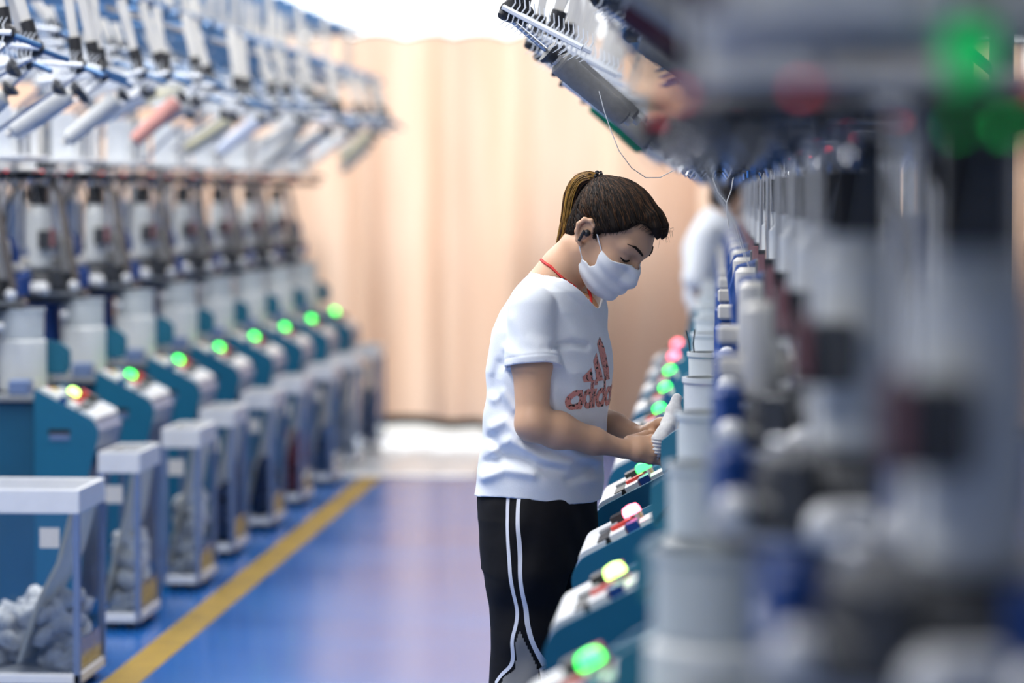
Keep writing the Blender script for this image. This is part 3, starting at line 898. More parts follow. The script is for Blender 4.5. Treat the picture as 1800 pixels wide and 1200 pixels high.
    me.polygons.add(len(Q)); me.polygons.foreach_set('loop_start', np.arange(0, len(Q) * 4, 4, dtype=np.int32))
    me.update(calc_edges=True); me.validate()
    bm = bmesh.new(); bm.from_mesh(me); bmesh.ops.recalc_face_normals(bm, faces=bm.faces); bm.to_mesh(me); bm.free()
    me.shade_smooth()
    me.materials.append(m)
    ob = bpy.data.objects.new(name, me); COL.objects.link(ob)
    if parent: ob.parent = parent
    return ob
def bvh(o):
    dg = bpy.context.evaluated_depsgraph_get()
    me = o.data
    return BVHTree.FromPolygons([v.co for v in me.vertices], [tuple(p.vertices) for p in me.polygons])
def raw_mesh(name, vs, fs, m, parent, smooth=True):
    me = bpy.data.meshes.new(name); me.from_pydata([tuple(v) for v in vs], [], fs)
    bm = bmesh.new(); bm.from_mesh(me); bmesh.ops.recalc_face_normals(bm, faces=bm.faces); bm.to_mesh(me); bm.free()
    if smooth: me.shade_smooth()
    me.materials.append(m)
    o = bpy.data.objects.new(name, me); COL.objects.link(o); o.parent = parent
    return o

# ------------------------------------------------------------------ the worker: frame of reference
Y0 = 7.42
TH = math.radians(24)
F = Vector((math.cos(TH), -math.sin(TH), 0))        # the way she faces
S = Vector((-math.sin(TH), -math.cos(TH), 0))       # her right hand side
M_SKIN = mat('skin', (0.58, 0.345, 0.215), 0.48, var=0.07, scale=9, sss=0.08)
M_SHIRT = mat('white_cotton', (0.74, 0.775, 0.82), 0.85, var=0.02, scale=300, bump=0.15)
M_PANTS = mat('black_jersey', (0.0035, 0.0035, 0.005), 0.75, var=0.2, scale=60, spec=0.25)
M_STRIPE = mat('white_stripe', (0.74, 0.76, 0.82), 0.7, var=0.03)
M_GUSSET = mat('grey_gusset', (0.24, 0.235, 0.225), 0.8, var=0.05)
M_MASK = mat('mask_fabric', (0.76, 0.78, 0.81), 0.75, var=0.02, scale=400, bump=0.1)
M_HAIR = mat('dark_hair', (0.013, 0.009, 0.007), 0.6, var=0.3, scale=60, spec=0.15)
M_HAIRB = mat('brown_hair', (0.065, 0.030, 0.013), 0.55, var=0.3, scale=60, spec=0.2)
M_HAIRG = mat('golden_hair', (0.34, 0.18, 0.03), 0.5, var=0.3, scale=60, spec=0.4)

person = tag(empty('person', (0, 0, 0)), 'person in white t-shirt, face mask and black striped trousers bending over a machine', 'person')
def PX(px, py, Y=Y0): return at(px, py, Y)

# --- head frame
PIT, HY = math.radians(39), math.radians(26)
HF = Vector((math.cos(PIT) * math.cos(HY), -math.cos(PIT) * math.sin(HY), -math.sin(PIT)))
HU = Vector((math.sin(PIT) * math.cos(HY), -math.sin(PIT) * math.sin(HY), math.cos(PIT)))
HR = HF.cross(HU)                                    # her right
HO = PX(1063, 414, Y0 - 0.03)
HM = np.array([HF, HU, HR], dtype=f32).T
def to_head(P): return (P - A3(HO)) @ HM
def hw(f, u, r): return HO + HF * f + HU * u + HR * r

def head_d(P):
    q = to_head(P)
    qs = q.copy(); qs[:, 2] = np.abs(qs[:, 2])       # both sides alike
    d = ellip(qs, (0.000, 0.045, 0), (0.108, 0.089, 0.074))
    d = smin(d, ellip(qs, (0.040, -0.030, 0), (0.066, 0.082, 0.060)), 0.035)
    d = smin(d, capsule(qs, (0.082, -0.094, 0.0), (0.070, -0.092, 0.012), 0.018, 0.018), 0.03)
    d = smin(d, capsule(qs, (-0.004, -0.045, 0.052), (0.060, -0.090, 0.020), 0.016, 0.016), 0.03)
    d = smin(d, ellip(qs, (0.062, -0.022, 0.040), (0.025, 0.020, 0.022)), 0.025)
    d = smin(d, capsule(qs, (0.098, 0.012, 0), (0.118, -0.034, 0), 0.008, 0.011), 0.016)
    d = smin(d, capsule(qs, (0.111, -0.040, 0), (0.106, -0.040, 0.012), 0.009, 0.008), 0.008)
    d = smin(d, capsule(qs, (0.098, -0.068, 0), (0.090, -0.068, 0.018), 0.010, 0.006), 0.012)
    d = smin(d, capsule(qs, (0.100, 0.034, 0.008), (0.080, 0.036, 0.045), 0.010, 0.010), 0.025)
    d = smax(d, -ellip(qs, (0.106, 0.008, 0.033), (0.016, 0.012, 0.019)), 0.016)
    d = smin(d, ellip(qs, (0.083, 0.009, 0.033), (0.0125, 0.0125, 0.0145)), 0.006)
    # ears
    ear = chain(qs, [(0.000, 0.012, 0.074), (-0.004, 0.026, 0.079), (-0.016, 0.033, 0.083), (-0.030, 0.026, 0.087), (-0.035, 0.008, 0.088), (-0.030, -0.010, 0.084), (-0.018, -0.025, 0.078), (-0.008, -0.030, 0.074)],
                [0.0045, 0.0045, 0.005, 0.0052, 0.0052, 0.005, 0.006, 0.0055], 0.004)
    ear = smin(ear, ellip(qs, (-0.018, 0.002, 0.076), (0.017, 0.028, 0.006)), 0.006)
    d = smin(d, ear, 0.006)
    return d

# --- arms and hands
sh_r, el_r, wr_r = PX(934, 545, Y0 - 0.150), PX(936, 745, Y0 - 0.20), PX(1092, 788, Y0 - 0.08)
sh_l, el_l, wr_l = PX(1020, 550, Y0 + 0.13), PX(985, 712, Y0 + 0.20), PX(1126, 766, Y0 + 0.06)
def arm_d(P, s, e, wv):
    m1 = s.lerp(e, 0.45); f1 = e.lerp(wv, 0.28) + Vector((0, 0, 0.002)); f2 = e.lerp(wv, 0.68)
    d = chain(P, [s, m1, e], [0.052, 0.046, 0.037], 0.02)
    d = smin(d, chain(P, [e, f1, f2, wv], [0.038, 0.041, 0.0295, 0.0215], 0.02), 0.022)
    return d
HANDR = dict(
    kn=[PX(1146, 771, Y0 - 0.05), PX(1150, 783, Y0 - 0.066), PX(1148, 796, Y0 - 0.072), PX(1142, 808, Y0 - 0.068)],
    mid=[PX(1168, 768, Y0 - 0.018), PX(1174, 783, Y0 - 0.030), PX(1172, 798, Y0 - 0.036), PX(1162, 811, Y0 - 0.040)],
    tip=[PX(1176, 782, Y0 + 0.018), PX(1182, 795, Y0 + 0.006), PX(1178, 808, Y0 - 0.002), PX(1168, 818, Y0 - 0.010)],
    th=[PX(1106, 776, Y0 - 0.055), PX(1136, 765, Y0 - 0.012), PX(1158, 762, Y0 + 0.014), PX(1172, 772, Y0 + 0.03)])
HANDL = dict(
    kn=[PX(1160, 744, Y0 + 0.035), PX(1165, 753, Y0 + 0.050), PX(1164, 763, Y0 + 0.058), PX(1158, 772, Y0 + 0.060)],
    mid=[PX(1180, 735, Y0 + 0.022), PX(1187, 748, Y0 + 0.040), PX(1186, 762, Y0 + 0.048), PX(1178, 775, Y0 + 0.052)],
    tip=[PX(1192, 744, Y0 - 0.006), PX(1197, 758, Y0 + 0.012), PX(1194, 772, Y0 + 0.020), PX(1186, 783, Y0 + 0.028)],
    th=[PX(1138, 758, Y0 + 0.03), PX(1160, 742, Y0 - 0.004), PX(1174, 738, Y0 - 0.02), PX(1186, 742, Y0 - 0.024)])
def hand_d(P, wv, H):
    d = None
    for i, k in enumerate(H['kn']):
        c = chain(P, [wv + (k - wv) * 0.08, wv.lerp(k, 0.55), k], [0.0125, 0.0150, 0.0108], 0.010)
        d = c if d is None else smin(d, c, 0.016)
    fd = None
    for k, m_, t in zip(H['kn'], H['mid'], H['tip']):
        c = chain(P, [k, m_, m_.lerp(t, 0.55) + (m_ - k) * 0.08, t], [0.0098, 0.0088, 0.0080, 0.0068], 0.004)
        fd = c if fd is None else np.minimum(fd, c)
    d = smin(d, fd, 0.006)
    th = chain(P, H['th'], [0.015, 0.0115, 0.0100, 0.0075], 0.006)
    return smin(d, th, 0.012)

# --- torso, hips and legs: stacked ovals (z, centre, depth, half width)
def level(py, cx, hw_px, b, Y=Y0):
    c = PX(cx, py, Y)
    half = hw_px * Y / FPX
    a = math.sqrt(max(half ** 2 - (b * math.sin(TH)) ** 2, 0.005)) / math.cos(TH)
    return (c.z, c.x, c.y, a, b)
SHIRT = sorted([level(478, 990, 40, 0.070), level(492, 986, 58, 0.115), level(510, 982, 74, 0.145), level(545, 974, 88, 0.165), level(580, 968, 97, 0.174), level(610, 968, 102, 0.178),
                level(650, 967, 106, 0.182), level(700, 964, 104, 0.178), level(740, 959, 103, 0.176), level(775, 955, 104, 0.178), level(810, 953, 104, 0.182), level(845, 949, 106, 0.186), level(885, 945, 108, 0.190)])
def stack_d(P, L, nrm=2.3):
    L = np.array(L, dtype=f32)
    z = P[:, 2]
    cx = np.interp(z, L[:, 0], L[:, 1]); cy = np.interp(z, L[:, 0], L[:, 2])
    a = np.interp(z, L[:, 0], L[:, 3]); b = np.interp(z, L[:, 0], L[:, 4])
    dx, dy = P[:, 0] - cx, P[:, 1] - cy
    f = dx * F.x + dy * F.y; s = dx * S.x + dy * S.y
    k = (np.abs(f / a) ** nrm + np.abs(s / b) ** nrm) ** (1.0 / nrm)
    d = (k - 1) * np.minimum(a, b) * 0.92
    top = z - L[-1, 0]; bot = L[0, 0] - z
    return np.maximum(np.maximum(d, top), bot).astype(f32)
NECK = [PX(972, 505, Y0), PX(990, 478, Y0), PX(1020, 438, Y0 - 0.02)]
def neck_d(P): return chain(P, NECK, [0.066, 0.053, 0.052], 0.03)
KN_R, AN_R = PX(912, 1105, Y0 - 0.10), PX(905, 1400, Y0 - 0.11)
KN_L, AN_L = PX(985, 1110, Y0 + 0.09), PX(975, 1405, Y0 + 0.10)
HIP_R, HIP_L = PX(925, 905, Y0 - 0.085), PX(965, 905, Y0 + 0.085)
def body_d(P):
    d = stack_d(P, [(z, x, y, a * 0.86, b * 0.88) for z, x, y, a, b in SHIRT[:-3]]) + 0.004
    d = smin(d, neck_d(P), 0.03)
    d = smin(d, head_d(P), 0.02)
    d = smin(d, arm_d(P, sh_r, el_r, wr_r), 0.02); d = smin(d, arm_d(P, sh_l, el_l, wr_l), 0.02)
    d = smin(d, hand_d(P, wr_r, HANDR), 0.012); d = smin(d, hand_d(P, wr_l, HANDL), 0.012)
    for hp, kn, an in ((HIP_R, KN_R, AN_R), (HIP_L, KN_L, AN_L)):
        d = smin(d, chain(P, [hp, kn, an], [0.085, 0.055, 0.036], 0.03), 0.03)
    return d
sdf_mesh('body', body_d, (PX(870, 0).x - 0.05, Y0 - 0.30, 0.05), (PX(1200, 0).x + 0.03, Y0 + 0.30, 1.57), 0.0034, M_SKIN, person)

# --- t-shirt
def sleeve(P, s, e, cut):
    """sleeve tube ending flat; cut: how far past the hem it goes"""
    q = s.lerp(e, 0.49); ax = (e - s).normalized()
    d = chain(P, [s + Vector((0, 0, 0.004)), q, q + (q - s) * 0.35], [0.055, 0.0585, 0.0605], 0.03)
    along = (P - A3(q)) @ A3(ax) + 0.004 * np.sin((P[:, 0] - q.x) * 22)
    d = d + 0.0012 * np.exp(-((along + 0.017) / 0.0025) ** 2)      # stitched hem
    return np.maximum(d, along - cut)
CREASES = [  # seen from her right: (points in frame, depth of the fold, width)
    ([(976, 607), (1005, 603), (1028, 609)], -0.006, 0.006), ([(985, 640), (1010, 655)], 0.003, 0.012),
    ([(868, 790), (900, 770), (950, 800), (1000, 818)], 0.006, 0.010), ([(858, 812), (905, 796), (960, 820), (1035, 826)], -0.005, 0.009),
    ([(850, 838), (890, 822), (940, 828)], 0.005, 0.009), ([(866, 750), (890, 738), (915, 760)], 0.005, 0.009),
    ([(868, 700), (885, 690), (905, 715)], 0.004, 0.009), ([(865, 770), (895, 800), (930, 806)], -0.005, 0.008),
    ([(1010, 690), (1040, 735), (1058, 742)], 0.003, 0.010), ([(980, 770), (1020, 800), (1052, 812)], 0.005, 0.010),
    ([(1000, 842), (1030, 836), (1052, 842)], -0.004, 0.008), 
    ([(880, 640), (870, 665), (872, 690)], -0.004, 0.009), ([(975, 690), (985, 730), (1010, 760)], 0.004, 0.010),
    ([(905, 560), (925, 590), (950, 600)], 0.0025, 0.012), ([(890, 610), (920, 622), (968, 618)], 0.002, 0.007),
    ([(1045, 845), (1056, 820), (1040, 800)], 0.006, 0.014)]
CR3 = [([PX(x, y, Y0 - 0.12) for x, y in pts], amp, wd) for pts, amp, wd in CREASES]
V_NECK = PX(1040, 534, Y0 - 0.06)
def crease_sum(P):
    out = np.zeros(len(P), f32)
    near = 1 / (1 + np.exp((P[:, 1] - Y0 - 0.0) * 60))
    for pts, amp, wd in CR3:
        c = None
        for a, b in zip(pts[:-1], pts[1:]):
            ax, az, bx_, bz = a.x, a.z, b.x, b.z
            ex, ez = bx_ - ax, bz - az
            t = np.clip(((P[:, 0] - ax) * ex + (P[:, 2] - az) * ez) / (ex * ex + ez * ez), 0, 1)
            fade = 0.35 + 0.65 * np.sin(np.pi * np.clip(t, 0.15, 0.85))
            q = ((P[:, 0] - ax - ex * t) ** 2 + (P[:, 2] - az - ez * t) ** 2)
            c = q if c is None else np.minimum(c, q)
        out += 1.35 * amp * np.exp(-c / (wd * wd * 2.2)) * near
    z = P[:, 2]
    out -= 0.0022 * np.sin(z * 52 + P[:, 0] * 30 + 2 * np.sin(P[:, 1] * 17)) * np.sin(P[:, 0] * 24 - z * 9 + P[:, 1] * 13)
    return out
HOLE_N = PX(1002, 500, Y0)
def neck_hole(P):
    q = P - A3(HOLE_N)
    f = q[:, 0] * F.x + q[:, 1] * F.y; s_ = q[:, 0] * S.x + q[:, 1] * S.y; z = q[:, 2]
    up = f * 0.67 + z * 0.743                  # across the opening
    along = f * 0.743 - z * 0.67               # back to front
    wdt = 0.094 - 0.036 * np.clip(along / 0.09, 0, 1.1) ** 2.5      # narrows to the V at the front
    e = (np.sqrt((s_ / wdt) ** 2 + (along / 0.090) ** 2) - 1) * 0.05
    return np.maximum(-up - 0.046 - 0.28 * along, e)
def shirt_base(P, cut):
    t = stack_d(P, SHIRT)
    return t, smin(smin(t, sleeve(P, sh_r, el_r, cut), 0.010), sleeve(P, sh_l, el_l, cut), 0.010)
hem_p0, hem_p1 = PX(840, 866, Y0), PX(1052, 866, Y0)
def shirt_d(P):
    cr = crease_sum(P)
    hole = neck_hole(P)
    t, o = shirt_base(P, 0.0)
    o = o - cr - 0.002 * (1 / (1 + np.exp((hole - 0.016) * 900)))
    t2, i_ = shirt_base(P, 0.012)
    inner = np.where(t - cr < 0.008, t - cr, i_ - cr) + 0.0068
    d = np.maximum(o, -inner)
    hz = hem_p0.z + 0.012 * np.cos((P[:, 0] - hem_p0.x - 0.07) * 14) - 0.006
    d = np.maximum(d, hz - P[:, 2])
    d = np.maximum(d, -hole)
    return d.astype(f32)
shirt = sdf_mesh('t_shirt', shirt_d, (PX(835, 0).x - 0.03, Y0 - 0.32, 0.74), (PX(1085, 0).x + 0.03, Y0 + 0.32, 1.36), 0.0031, M_SHIRT, person, newton=1)

# --- trousers
PANTS = sorted([level(835, 948, 90, 0.158), level(870, 946, 101, 0.172), level(905, 946, 102, 0.185), level(950, 948, 99, 0.180), level(985, 950, 95, 0.170)])
def pants_d(P):
    d = stack_d(P, PANTS, 2.2)
    lr = chain(P, [PX(930, 905, Y0 - 0.09), PX(925, 1000, Y0 - 0.10), PX(922, 1105, Y0 - 0.105), PX(914, 1260, Y0 - 0.11), PX(912, 1400, Y0 - 0.11)], [0.098, 0.095, 0.075, 0.080, 0.090], 0.03)
    ll = chain(P, [PX(968, 905, Y0 + 0.085), PX(978, 1000, Y0 + 0.09), PX(986, 1105, Y0 + 0.09), PX(984, 1260, Y0 + 0.095), PX(980, 1400, Y0 + 0.10)], [0.094, 0.090, 0.075, 0.080, 0.090], 0.03)
    d = smin(d, lr, 0.03); d = smin(d, ll, 0.03)
    z = P[:, 2]
    d = d + 0.0028 * np.sin(z * 38 + 3 * np.sin(P[:, 0] * 20)) * np.sin(P[:, 0] * 35 + z * 12 + P[:, 1] * 20)
    return np.maximum(d, 0.055 - z)
pants = sdf_mesh('trousers', pants_d, (PX(820, 0).x, Y0 - 0.26, 0.04), (PX(1080, 0).x, Y0 + 0.26, 0.86), 0.0045, M_PANTS, person, newton=1)
for an in (PX(912, 1420, Y0 - 0.11), PX(980, 1420, Y0 + 0.10)):
    c = Vector((an.x, an.y, 0))
    mb = MB()
    sole = [(-0.10, 0.0), (0.15, 0.0), (0.16, 0.03), (0.14, 0.055), (0.05, 0.085), (-0.02, 0.10), (-0.09, 0.09), (-0.105, 0.04)]
    vs, fs = [], []
    for i, wd in enumerate((-0.045, -0.03, 0.03, 0.045)):
        k = 0.86 if i in (0, 3) else 1.0
        vs += [tuple(c + F * (f * k) + S * wd + Vector((0, 0, z * k))) for f, z in sole]
    n = len(sole)
    fs = [tuple(range(n)), tuple(range(3 * n, 4 * n))] + [(r * n + i, r * n + (i + 1) % n, (r + 1) * n + (i + 1) % n, (r + 1) * n + i) for r in range(3) for i in range(n)]
    raw_mesh('shoe', vs, fs, M_WHITE, person)

PB = bvh(pants); SB = bvh(shirt)
def on_side(bv, p, off=0.0012):
    """the point of the cloth below p when pressed on from her right"""
    h = bv.ray_cast(p + S * 0.6, -S)
    if h[0] is None: return None
    n = h[1] if h[1].dot(S) > 0 else -h[1]
    return h[0] + n * off
def stripe(pts, half, name):
    P3 = [PX(x, y, Y0 - 0.19) for x, y in pts]
    # resample
    path = []
    for a, b in zip(P3[:-1], P3[1:]):
        m_ = max(2, int((b - a).length / 0.006))
        path += [a.lerp(b, i / m_) for i in range(m_)]
    path.append(P3[-1])
    for _ in range(6):
        path = [path[0]] + [(path[i - 1] + path[i] * 2 + path[i + 1]) / 4 for i in range(1, len(path) - 1)] + [path[-1]]
    vs, fs, ok = [], [], []
    for i, p in enumerate(path):
        t = (path[min(i + 1, len(path) - 1)] - path[max(i - 1, 0)]).normalized()
        nx = t.cross(S).normalized()
        row = [on_side(PB, p + nx * half * k) for k in (-1, -0.33, 0.33, 1)]
        if any(r is None for r in row):
            row = [r or p for r in row]
        vs += row
    for i in range(len(path) - 1):
        for k in range(3):
            fs.append((i * 4 + k, i * 4 + k + 1, i * 4 + 5 + k, i * 4 + 4 + k))
    return raw_mesh(name, vs, fs, M_STRIPE, person)
stripe([(884, 850), (887, 890), (892, 940), (898, 990), (903, 1040), (908, 1080), (906, 1100), (898, 1125), (900, 1155), (896, 1172), (875, 1186), (860, 1204)], 0.0042, 'side_stripe')
stripe([(906, 850), (909, 890), (914, 940), (918, 1000), (922, 1060), (924, 1092), (932, 1125), (940, 1150), (948, 1175), (953, 1204)], 0.0046, 'side_stripe')
def raster_patch(inside, us, zs, hit, m, name, parent):
    """a print: small cells of a flat design pressed on to cloth"""
    idx, vs, fs = {}, [], []
    def vert(i, j):
        if (i, j) not in idx:
            p = hit(us[i], zs[j])
            if p is None: return None
            idx[(i, j)] = len(vs); vs.append(p)
        return idx[(i, j)]
    for i in range(len(us) - 1):
        for j in range(len(zs) - 1):
            if inside((us[i] + us[i + 1]) / 2, (zs[j] + zs[j + 1]) / 2):
                q = [vert(i, j), vert(i + 1, j), vert(i + 1, j + 1), vert(i, j + 1)]
                if None not in q: fs.append(tuple(q))
    return raw_mesh(name, vs, fs, m, parent)
gp = [(914, 1108), (926, 1140), (938, 1175), (944, 1215), (868, 1215), (880, 1192), (901, 1178), (906, 1150), (906, 1128)]
G3 = [PX(x, y, Y0 - 0.19) for x, y in gp]
gpoly = [(p.dot(F), p.z) for p in G3]
def in_poly(x, y, poly):
    c = False; j = len(poly) - 1
    for i in range(len(poly)):
        if (poly[i][1] > y) != (poly[j][1] > y) and x < (poly[j][0] - poly[i][0]) * (y - poly[i][1]) / (poly[j][1] - poly[i][1] + 1e-12) + poly[i][0]: c = not c
        j = i
    return c
side_s = G3[0].dot(S)
fu = [p[0] for p in gpoly]; fz = [p[1] for p in gpoly]
raster_patch(lambda u, z: in_poly(u, z, gpoly), list(np.arange(min(fu), max(fu), 0.003)), list(np.arange(min(fz), max(fz), 0.003)),
             lambda u, z: on_side(PB, F * u + S * side_s + Vector((0, 0, z)), 0.0008), M_GUSSET, 'gusset', person)

# --- the chest print: three bars over a lower-case word, pink with black spots
def print_mat():
    m = bpy.data.materials.new('spotted_pink_print'); m.use_nodes = True
    nt = m.node_tree; b = nt.nodes['Principled BSDF']; b.inputs['Roughness'].default_value = 0.7
    tc = nt.nodes.new('ShaderNodeTexCoord')
    nz = nt.nodes.new('ShaderNodeTexNoise'); nz.inputs['Scale'].default_value = 95; nz.inputs['Detail'].default_value = 1.5; nz.inputs['Distortion'].default_value = 0.8
    nt.links.new(tc.outputs['Object'], nz.inputs['Vector'])
    r = nt.nodes.new('ShaderNodeValToRGB'); r.color_ramp.interpolation = 'LINEAR'
    r.color_ramp.elements[0].position = 0.575; r.color_ramp.elements[0].color = (0.66, 0.27, 0.23, 1)
    r.color_ramp.elements[1].position = 0.60; r.color_ramp.elements[1].color = (0.015, 0.012, 0.012, 1)
    nt.links.new(nz.outputs['Fac'], r.inputs[0]); nt.links.new(r.outputs[0], b.inputs['Base Color'])
    return m
M_PRINT = print_mat()
FC = PX(968, 650, Y0)
Z = lambda py: PX(1050, py, Y0 - 0.06).z
BARS = [[(-0.080, Z(660)), (-0.044, Z(645)), (-0.038, Z(669)), (-0.074, Z(669))],
        [(-0.034, Z(634)), (-0.016, Z(619)), (0.012, Z(669)), (-0.024, Z(669))],
        [(-0.008, Z(605)), (0.012, Z(592)), (0.066, Z(669)), (0.026, Z(669))]]
XH = 0.046; zb = Z(716)
def ring(t, z, cx, cz, ro, ri, sy=1.0):
    d = math.hypot(t - cx, (z - cz) * sy); return ri < d < ro
def letters(t, z):
    w_ = 0.041
    x0 = -0.122
    for i, ch in enumerate('adidas'):
        a = x0 + {0: 0, 1: 0.047, 2: 0.095, 3: 0.110, 4: 0.157, 5: 0.203}[i]
        cz = zb + XH / 2
        if ch in 'ad':
            if ring(t, z, a + 0.0215, cz, 0.0232, 0.0098): return True
            if a + 0.031 < t < a + 0.0445 and zb < z < (zb + XH if ch == 'a' else zb + XH + 0.021): return True
        elif ch == 'i':
            if a < t < a + 0.0125 and (zb < z < zb + XH or zb + XH + 0.008 < z < zb + XH + 0.021): return True
        else:
            d1 = ring(t, z, a + 0.017, zb + XH * 0.70, 0.0165, 0.006); d2 = ring(t, z, a + 0.017, zb + XH * 0.30, 0.0165, 0.006)
            if d1 and not (t > a + 0.018 and z < zb + XH * 0.70): return True
            if d2 and not (t < a + 0.016 and z > zb + XH * 0.30): return True
    return False
def logo(t, z):
    return any(in_poly(t, z, b) for b in BARS) or letters(t, z)
def on_front(t, z):
    p = Vector((FC.x, FC.y, z)) - S * t
    h = SB.ray_cast(p + F * 0.6, -F)
    if h[0] is None: return None
    n = h[1] if h[1].dot(F) > 0 else -h[1]
    return h[0] + n * 0.0009
raster_patch(logo, list(np.arange(-0.125, 0.13, 0.00125)), list(np.arange(zb - 0.002, Z(590), 0.00125)), on_front, M_PRINT, 'chest_print', person)

# --- mask
def maskform_d(P):
    q = to_head(P); q[:, 2] = np.abs(q[:, 2])
    d = head_d(P) - 0.004
    d = smin(d, ellip(q, (0.052, -0.052, 0), (0.064, 0.058, 0.060)), 0.02)
    d = smin(d, capsule(q, (0.098, -0.008, 0), (0.112, -0.040, 0), 0.010, 0.012), 0.02)
    d = smin(d, capsule(q, (0.090, -0.088, 0), (0.112, -0.040, 0), 0.018, 0.012), 0.03)
    v = q[:, 1] + 0.25 * (q[:, 0] - 0.05)
    d = d - 0.0016 * np.sin(v * 190.0) - 0.0006 * np.sin(q[:, 0] * 90 + q[:, 2] * 160) * np.sin(v * 70)
    return d
MASKP = [(0.150, -0.012), (0.106, -0.002), (0.075, -0.012), (0.043, -0.008), (0.047, -0.030), (0.050, -0.048), (0.042, -0.058), (0.028, -0.055), (0.014, -0.058), (0.014, -0.075), (0.028, -0.100), (0.055, -0.112), (0.085, -0.118), (0.150, -0.118)]
def mask_d(P):
    o = maskform_d(P)
    q = to_head(P)
    return np.maximum(np.maximum(o, -(o + 0.0045)), poly2d(q[:, 0], q[:, 1], MASKP)).astype(f32)
hb0 = np.array(HO) - 0.17; hb1 = np.array(HO) + 0.17
mask = sdf_mesh('face_mask', mask_d, hb0, hb1, 0.0022, M_MASK, person, newton=1)
def hside(f, u, r=0.2):
    o = HO + HF * f + HU * u
    return o
HB = None
for sg in (1, -1):
    st = MB()
    st.path([hw(0.045, -0.012, sg * 0.0655), hw(0.022, 0.010, sg * 0.0765), hw(0.002, 0.026, sg * 0.0800), hw(-0.010, 0.034, sg * 0.0800)], 0.0016, 6)
    st.path([hw(0.016, -0.058, sg * 0.0655), hw(0.002, -0.045, sg * 0.0705), hw(-0.012, -0.030, sg * 0.0775), hw(-0.020, -0.024, sg * 0.0800)], 0.0016, 6)
    st.build('ear_loop', M_MASK, mask)
# earbud
for sg in (1,):
    eb = MB()
    eb.ball(hw(-0.006, 0.004, sg * 0.0835), 0.0085, 12)
    eb.path([hw(-0.012, 0.006, sg * 0.090), hw(-0.010, -0.022, sg * 0.088)], [0.0042, 0.0036], 10)
    eb.build('earbud', M_BLACK, person)
# brows and lashes
HDB = bvh([c for c in person.children if c.name.startswith('body')][0])
def on_face(f, u, r, off):
    p = hw(f, u, r); c = hw(0.0, 0.01, 0)
    d = (p - c).normalized()
    h = HDB.ray_cast(c + d * 0.3, -d)
    return (h[0] + d * off) if h[0] is not None else p
for sg in (1, -1):
    for nm, pts, rad in (('eyebrow', [(0.100, 0.030, 0.014), (0.094, 0.036, 0.026), (0.086, 0.041, 0.038), (0.070, 0.038, 0.050)], [0.0022, 0.0034, 0.0030, 0.0010]),
                         ('eyelashes', [(0.093, 0.003, 0.019), (0.096, 0.000, 0.028), (0.092, 0.000, 0.038), (0.080, 0.005, 0.048)], [0.0016, 0.0030, 0.0032, 0.0014])):
        pp = [on_face(f, u, sg * r, 0.0006) for f, u, r in pts]
        MB().path(pp, rad, 6).build(nm, M_HAIR, person)

# --- hair
HAIRP = [(0.112, 0.098), (0.0927, 0.104), (0.070, 0.094), (0.062, 0.070), (0.044, 0.046), (0.020, 0.024), (0.010, -0.004), (0.003, 0.006), (-0.004, 0.030), (-0.022, 0.038), (-0.040, 0.020), (-0.040, -0.030), (-0.045, -0.062), (-0.078, -0.072), (-0.2, -0.05), (-0.2, 0.25), (0.2, 0.25), (0.2, 0.10)]
TIE = (-0.094, 0.092)
def hair_d(P):
    q = to_head(P); q[:, 2] = np.abs(q[:, 2])
    cap = ellip(q, (0.004, 0.046, 0), (0.111, 0.100, 0.084))
    cap = smin(cap, ellip(q, (-0.044, -0.005, 0), (0.048, 0.070, 0.064)), 0.02)
    cap = smin(cap, ellip(q, (-0.080, 0.085, 0), (0.022, 0.022, 0.028)), 0.02)
    ang = np.arctan2(q[:, 2], q[:, 1] + 0.02 + 0.4 * (q[:, 0] + 0.09))
    cap = cap + 0.0012 * np.sin(ang * 55) + 0.0010 * np.sin(ang * 93 + q[:, 0] * 40)
    d = smax(cap, poly2d(q[:, 0], q[:, 1], HAIRP), 0.010)
    fr = chain(q, [(0.075, 0.118, 0.020), (0.098, 0.108, 0.018), (0.112, 0.097, 0.014), (0.117, 0.086, 0.012)], [0.016, 0.012, 0.008, 0.002], 0.01)
    d = smin(d, fr, 0.014)
    return d.astype(f32)
hair = sdf_mesh('hair', hair_d, hb0, hb1, 0.0028, M_HAIR, person, newton=1)
HB = bvh(hair)
tie = hw(TIE[0], TIE[1], 0)
def on_hair(p, off):
    c = hw(-0.005, 0.035, 0); d = (p - c).normalized()
    h = HB.ray_cast(c + d * 0.3, -d)
    return h[0] + d * off if h[0] is not None else p
rnd = random.Random(21)
sd, sb = MB(), MB()
starts = [(0.116, 0.098, 0.0), (0.112, 0.100, 0.02), (0.0927, 0.107, 0.045), (0.072, 0.097, 0.062), (0.063, 0.072, 0.072), (0.046, 0.050, 0.076), (0.022, 0.028, 0.080), (0.010, 0.004, 0.080), (-0.010, 0.040, 0.084), (-0.036, 0.026, 0.082), (-0.045, -0.02, 0.072), (-0.050, -0.058, 0.058), (-0.078, -0.070, 0.03), (-0.085, -0.070, 0.0)]
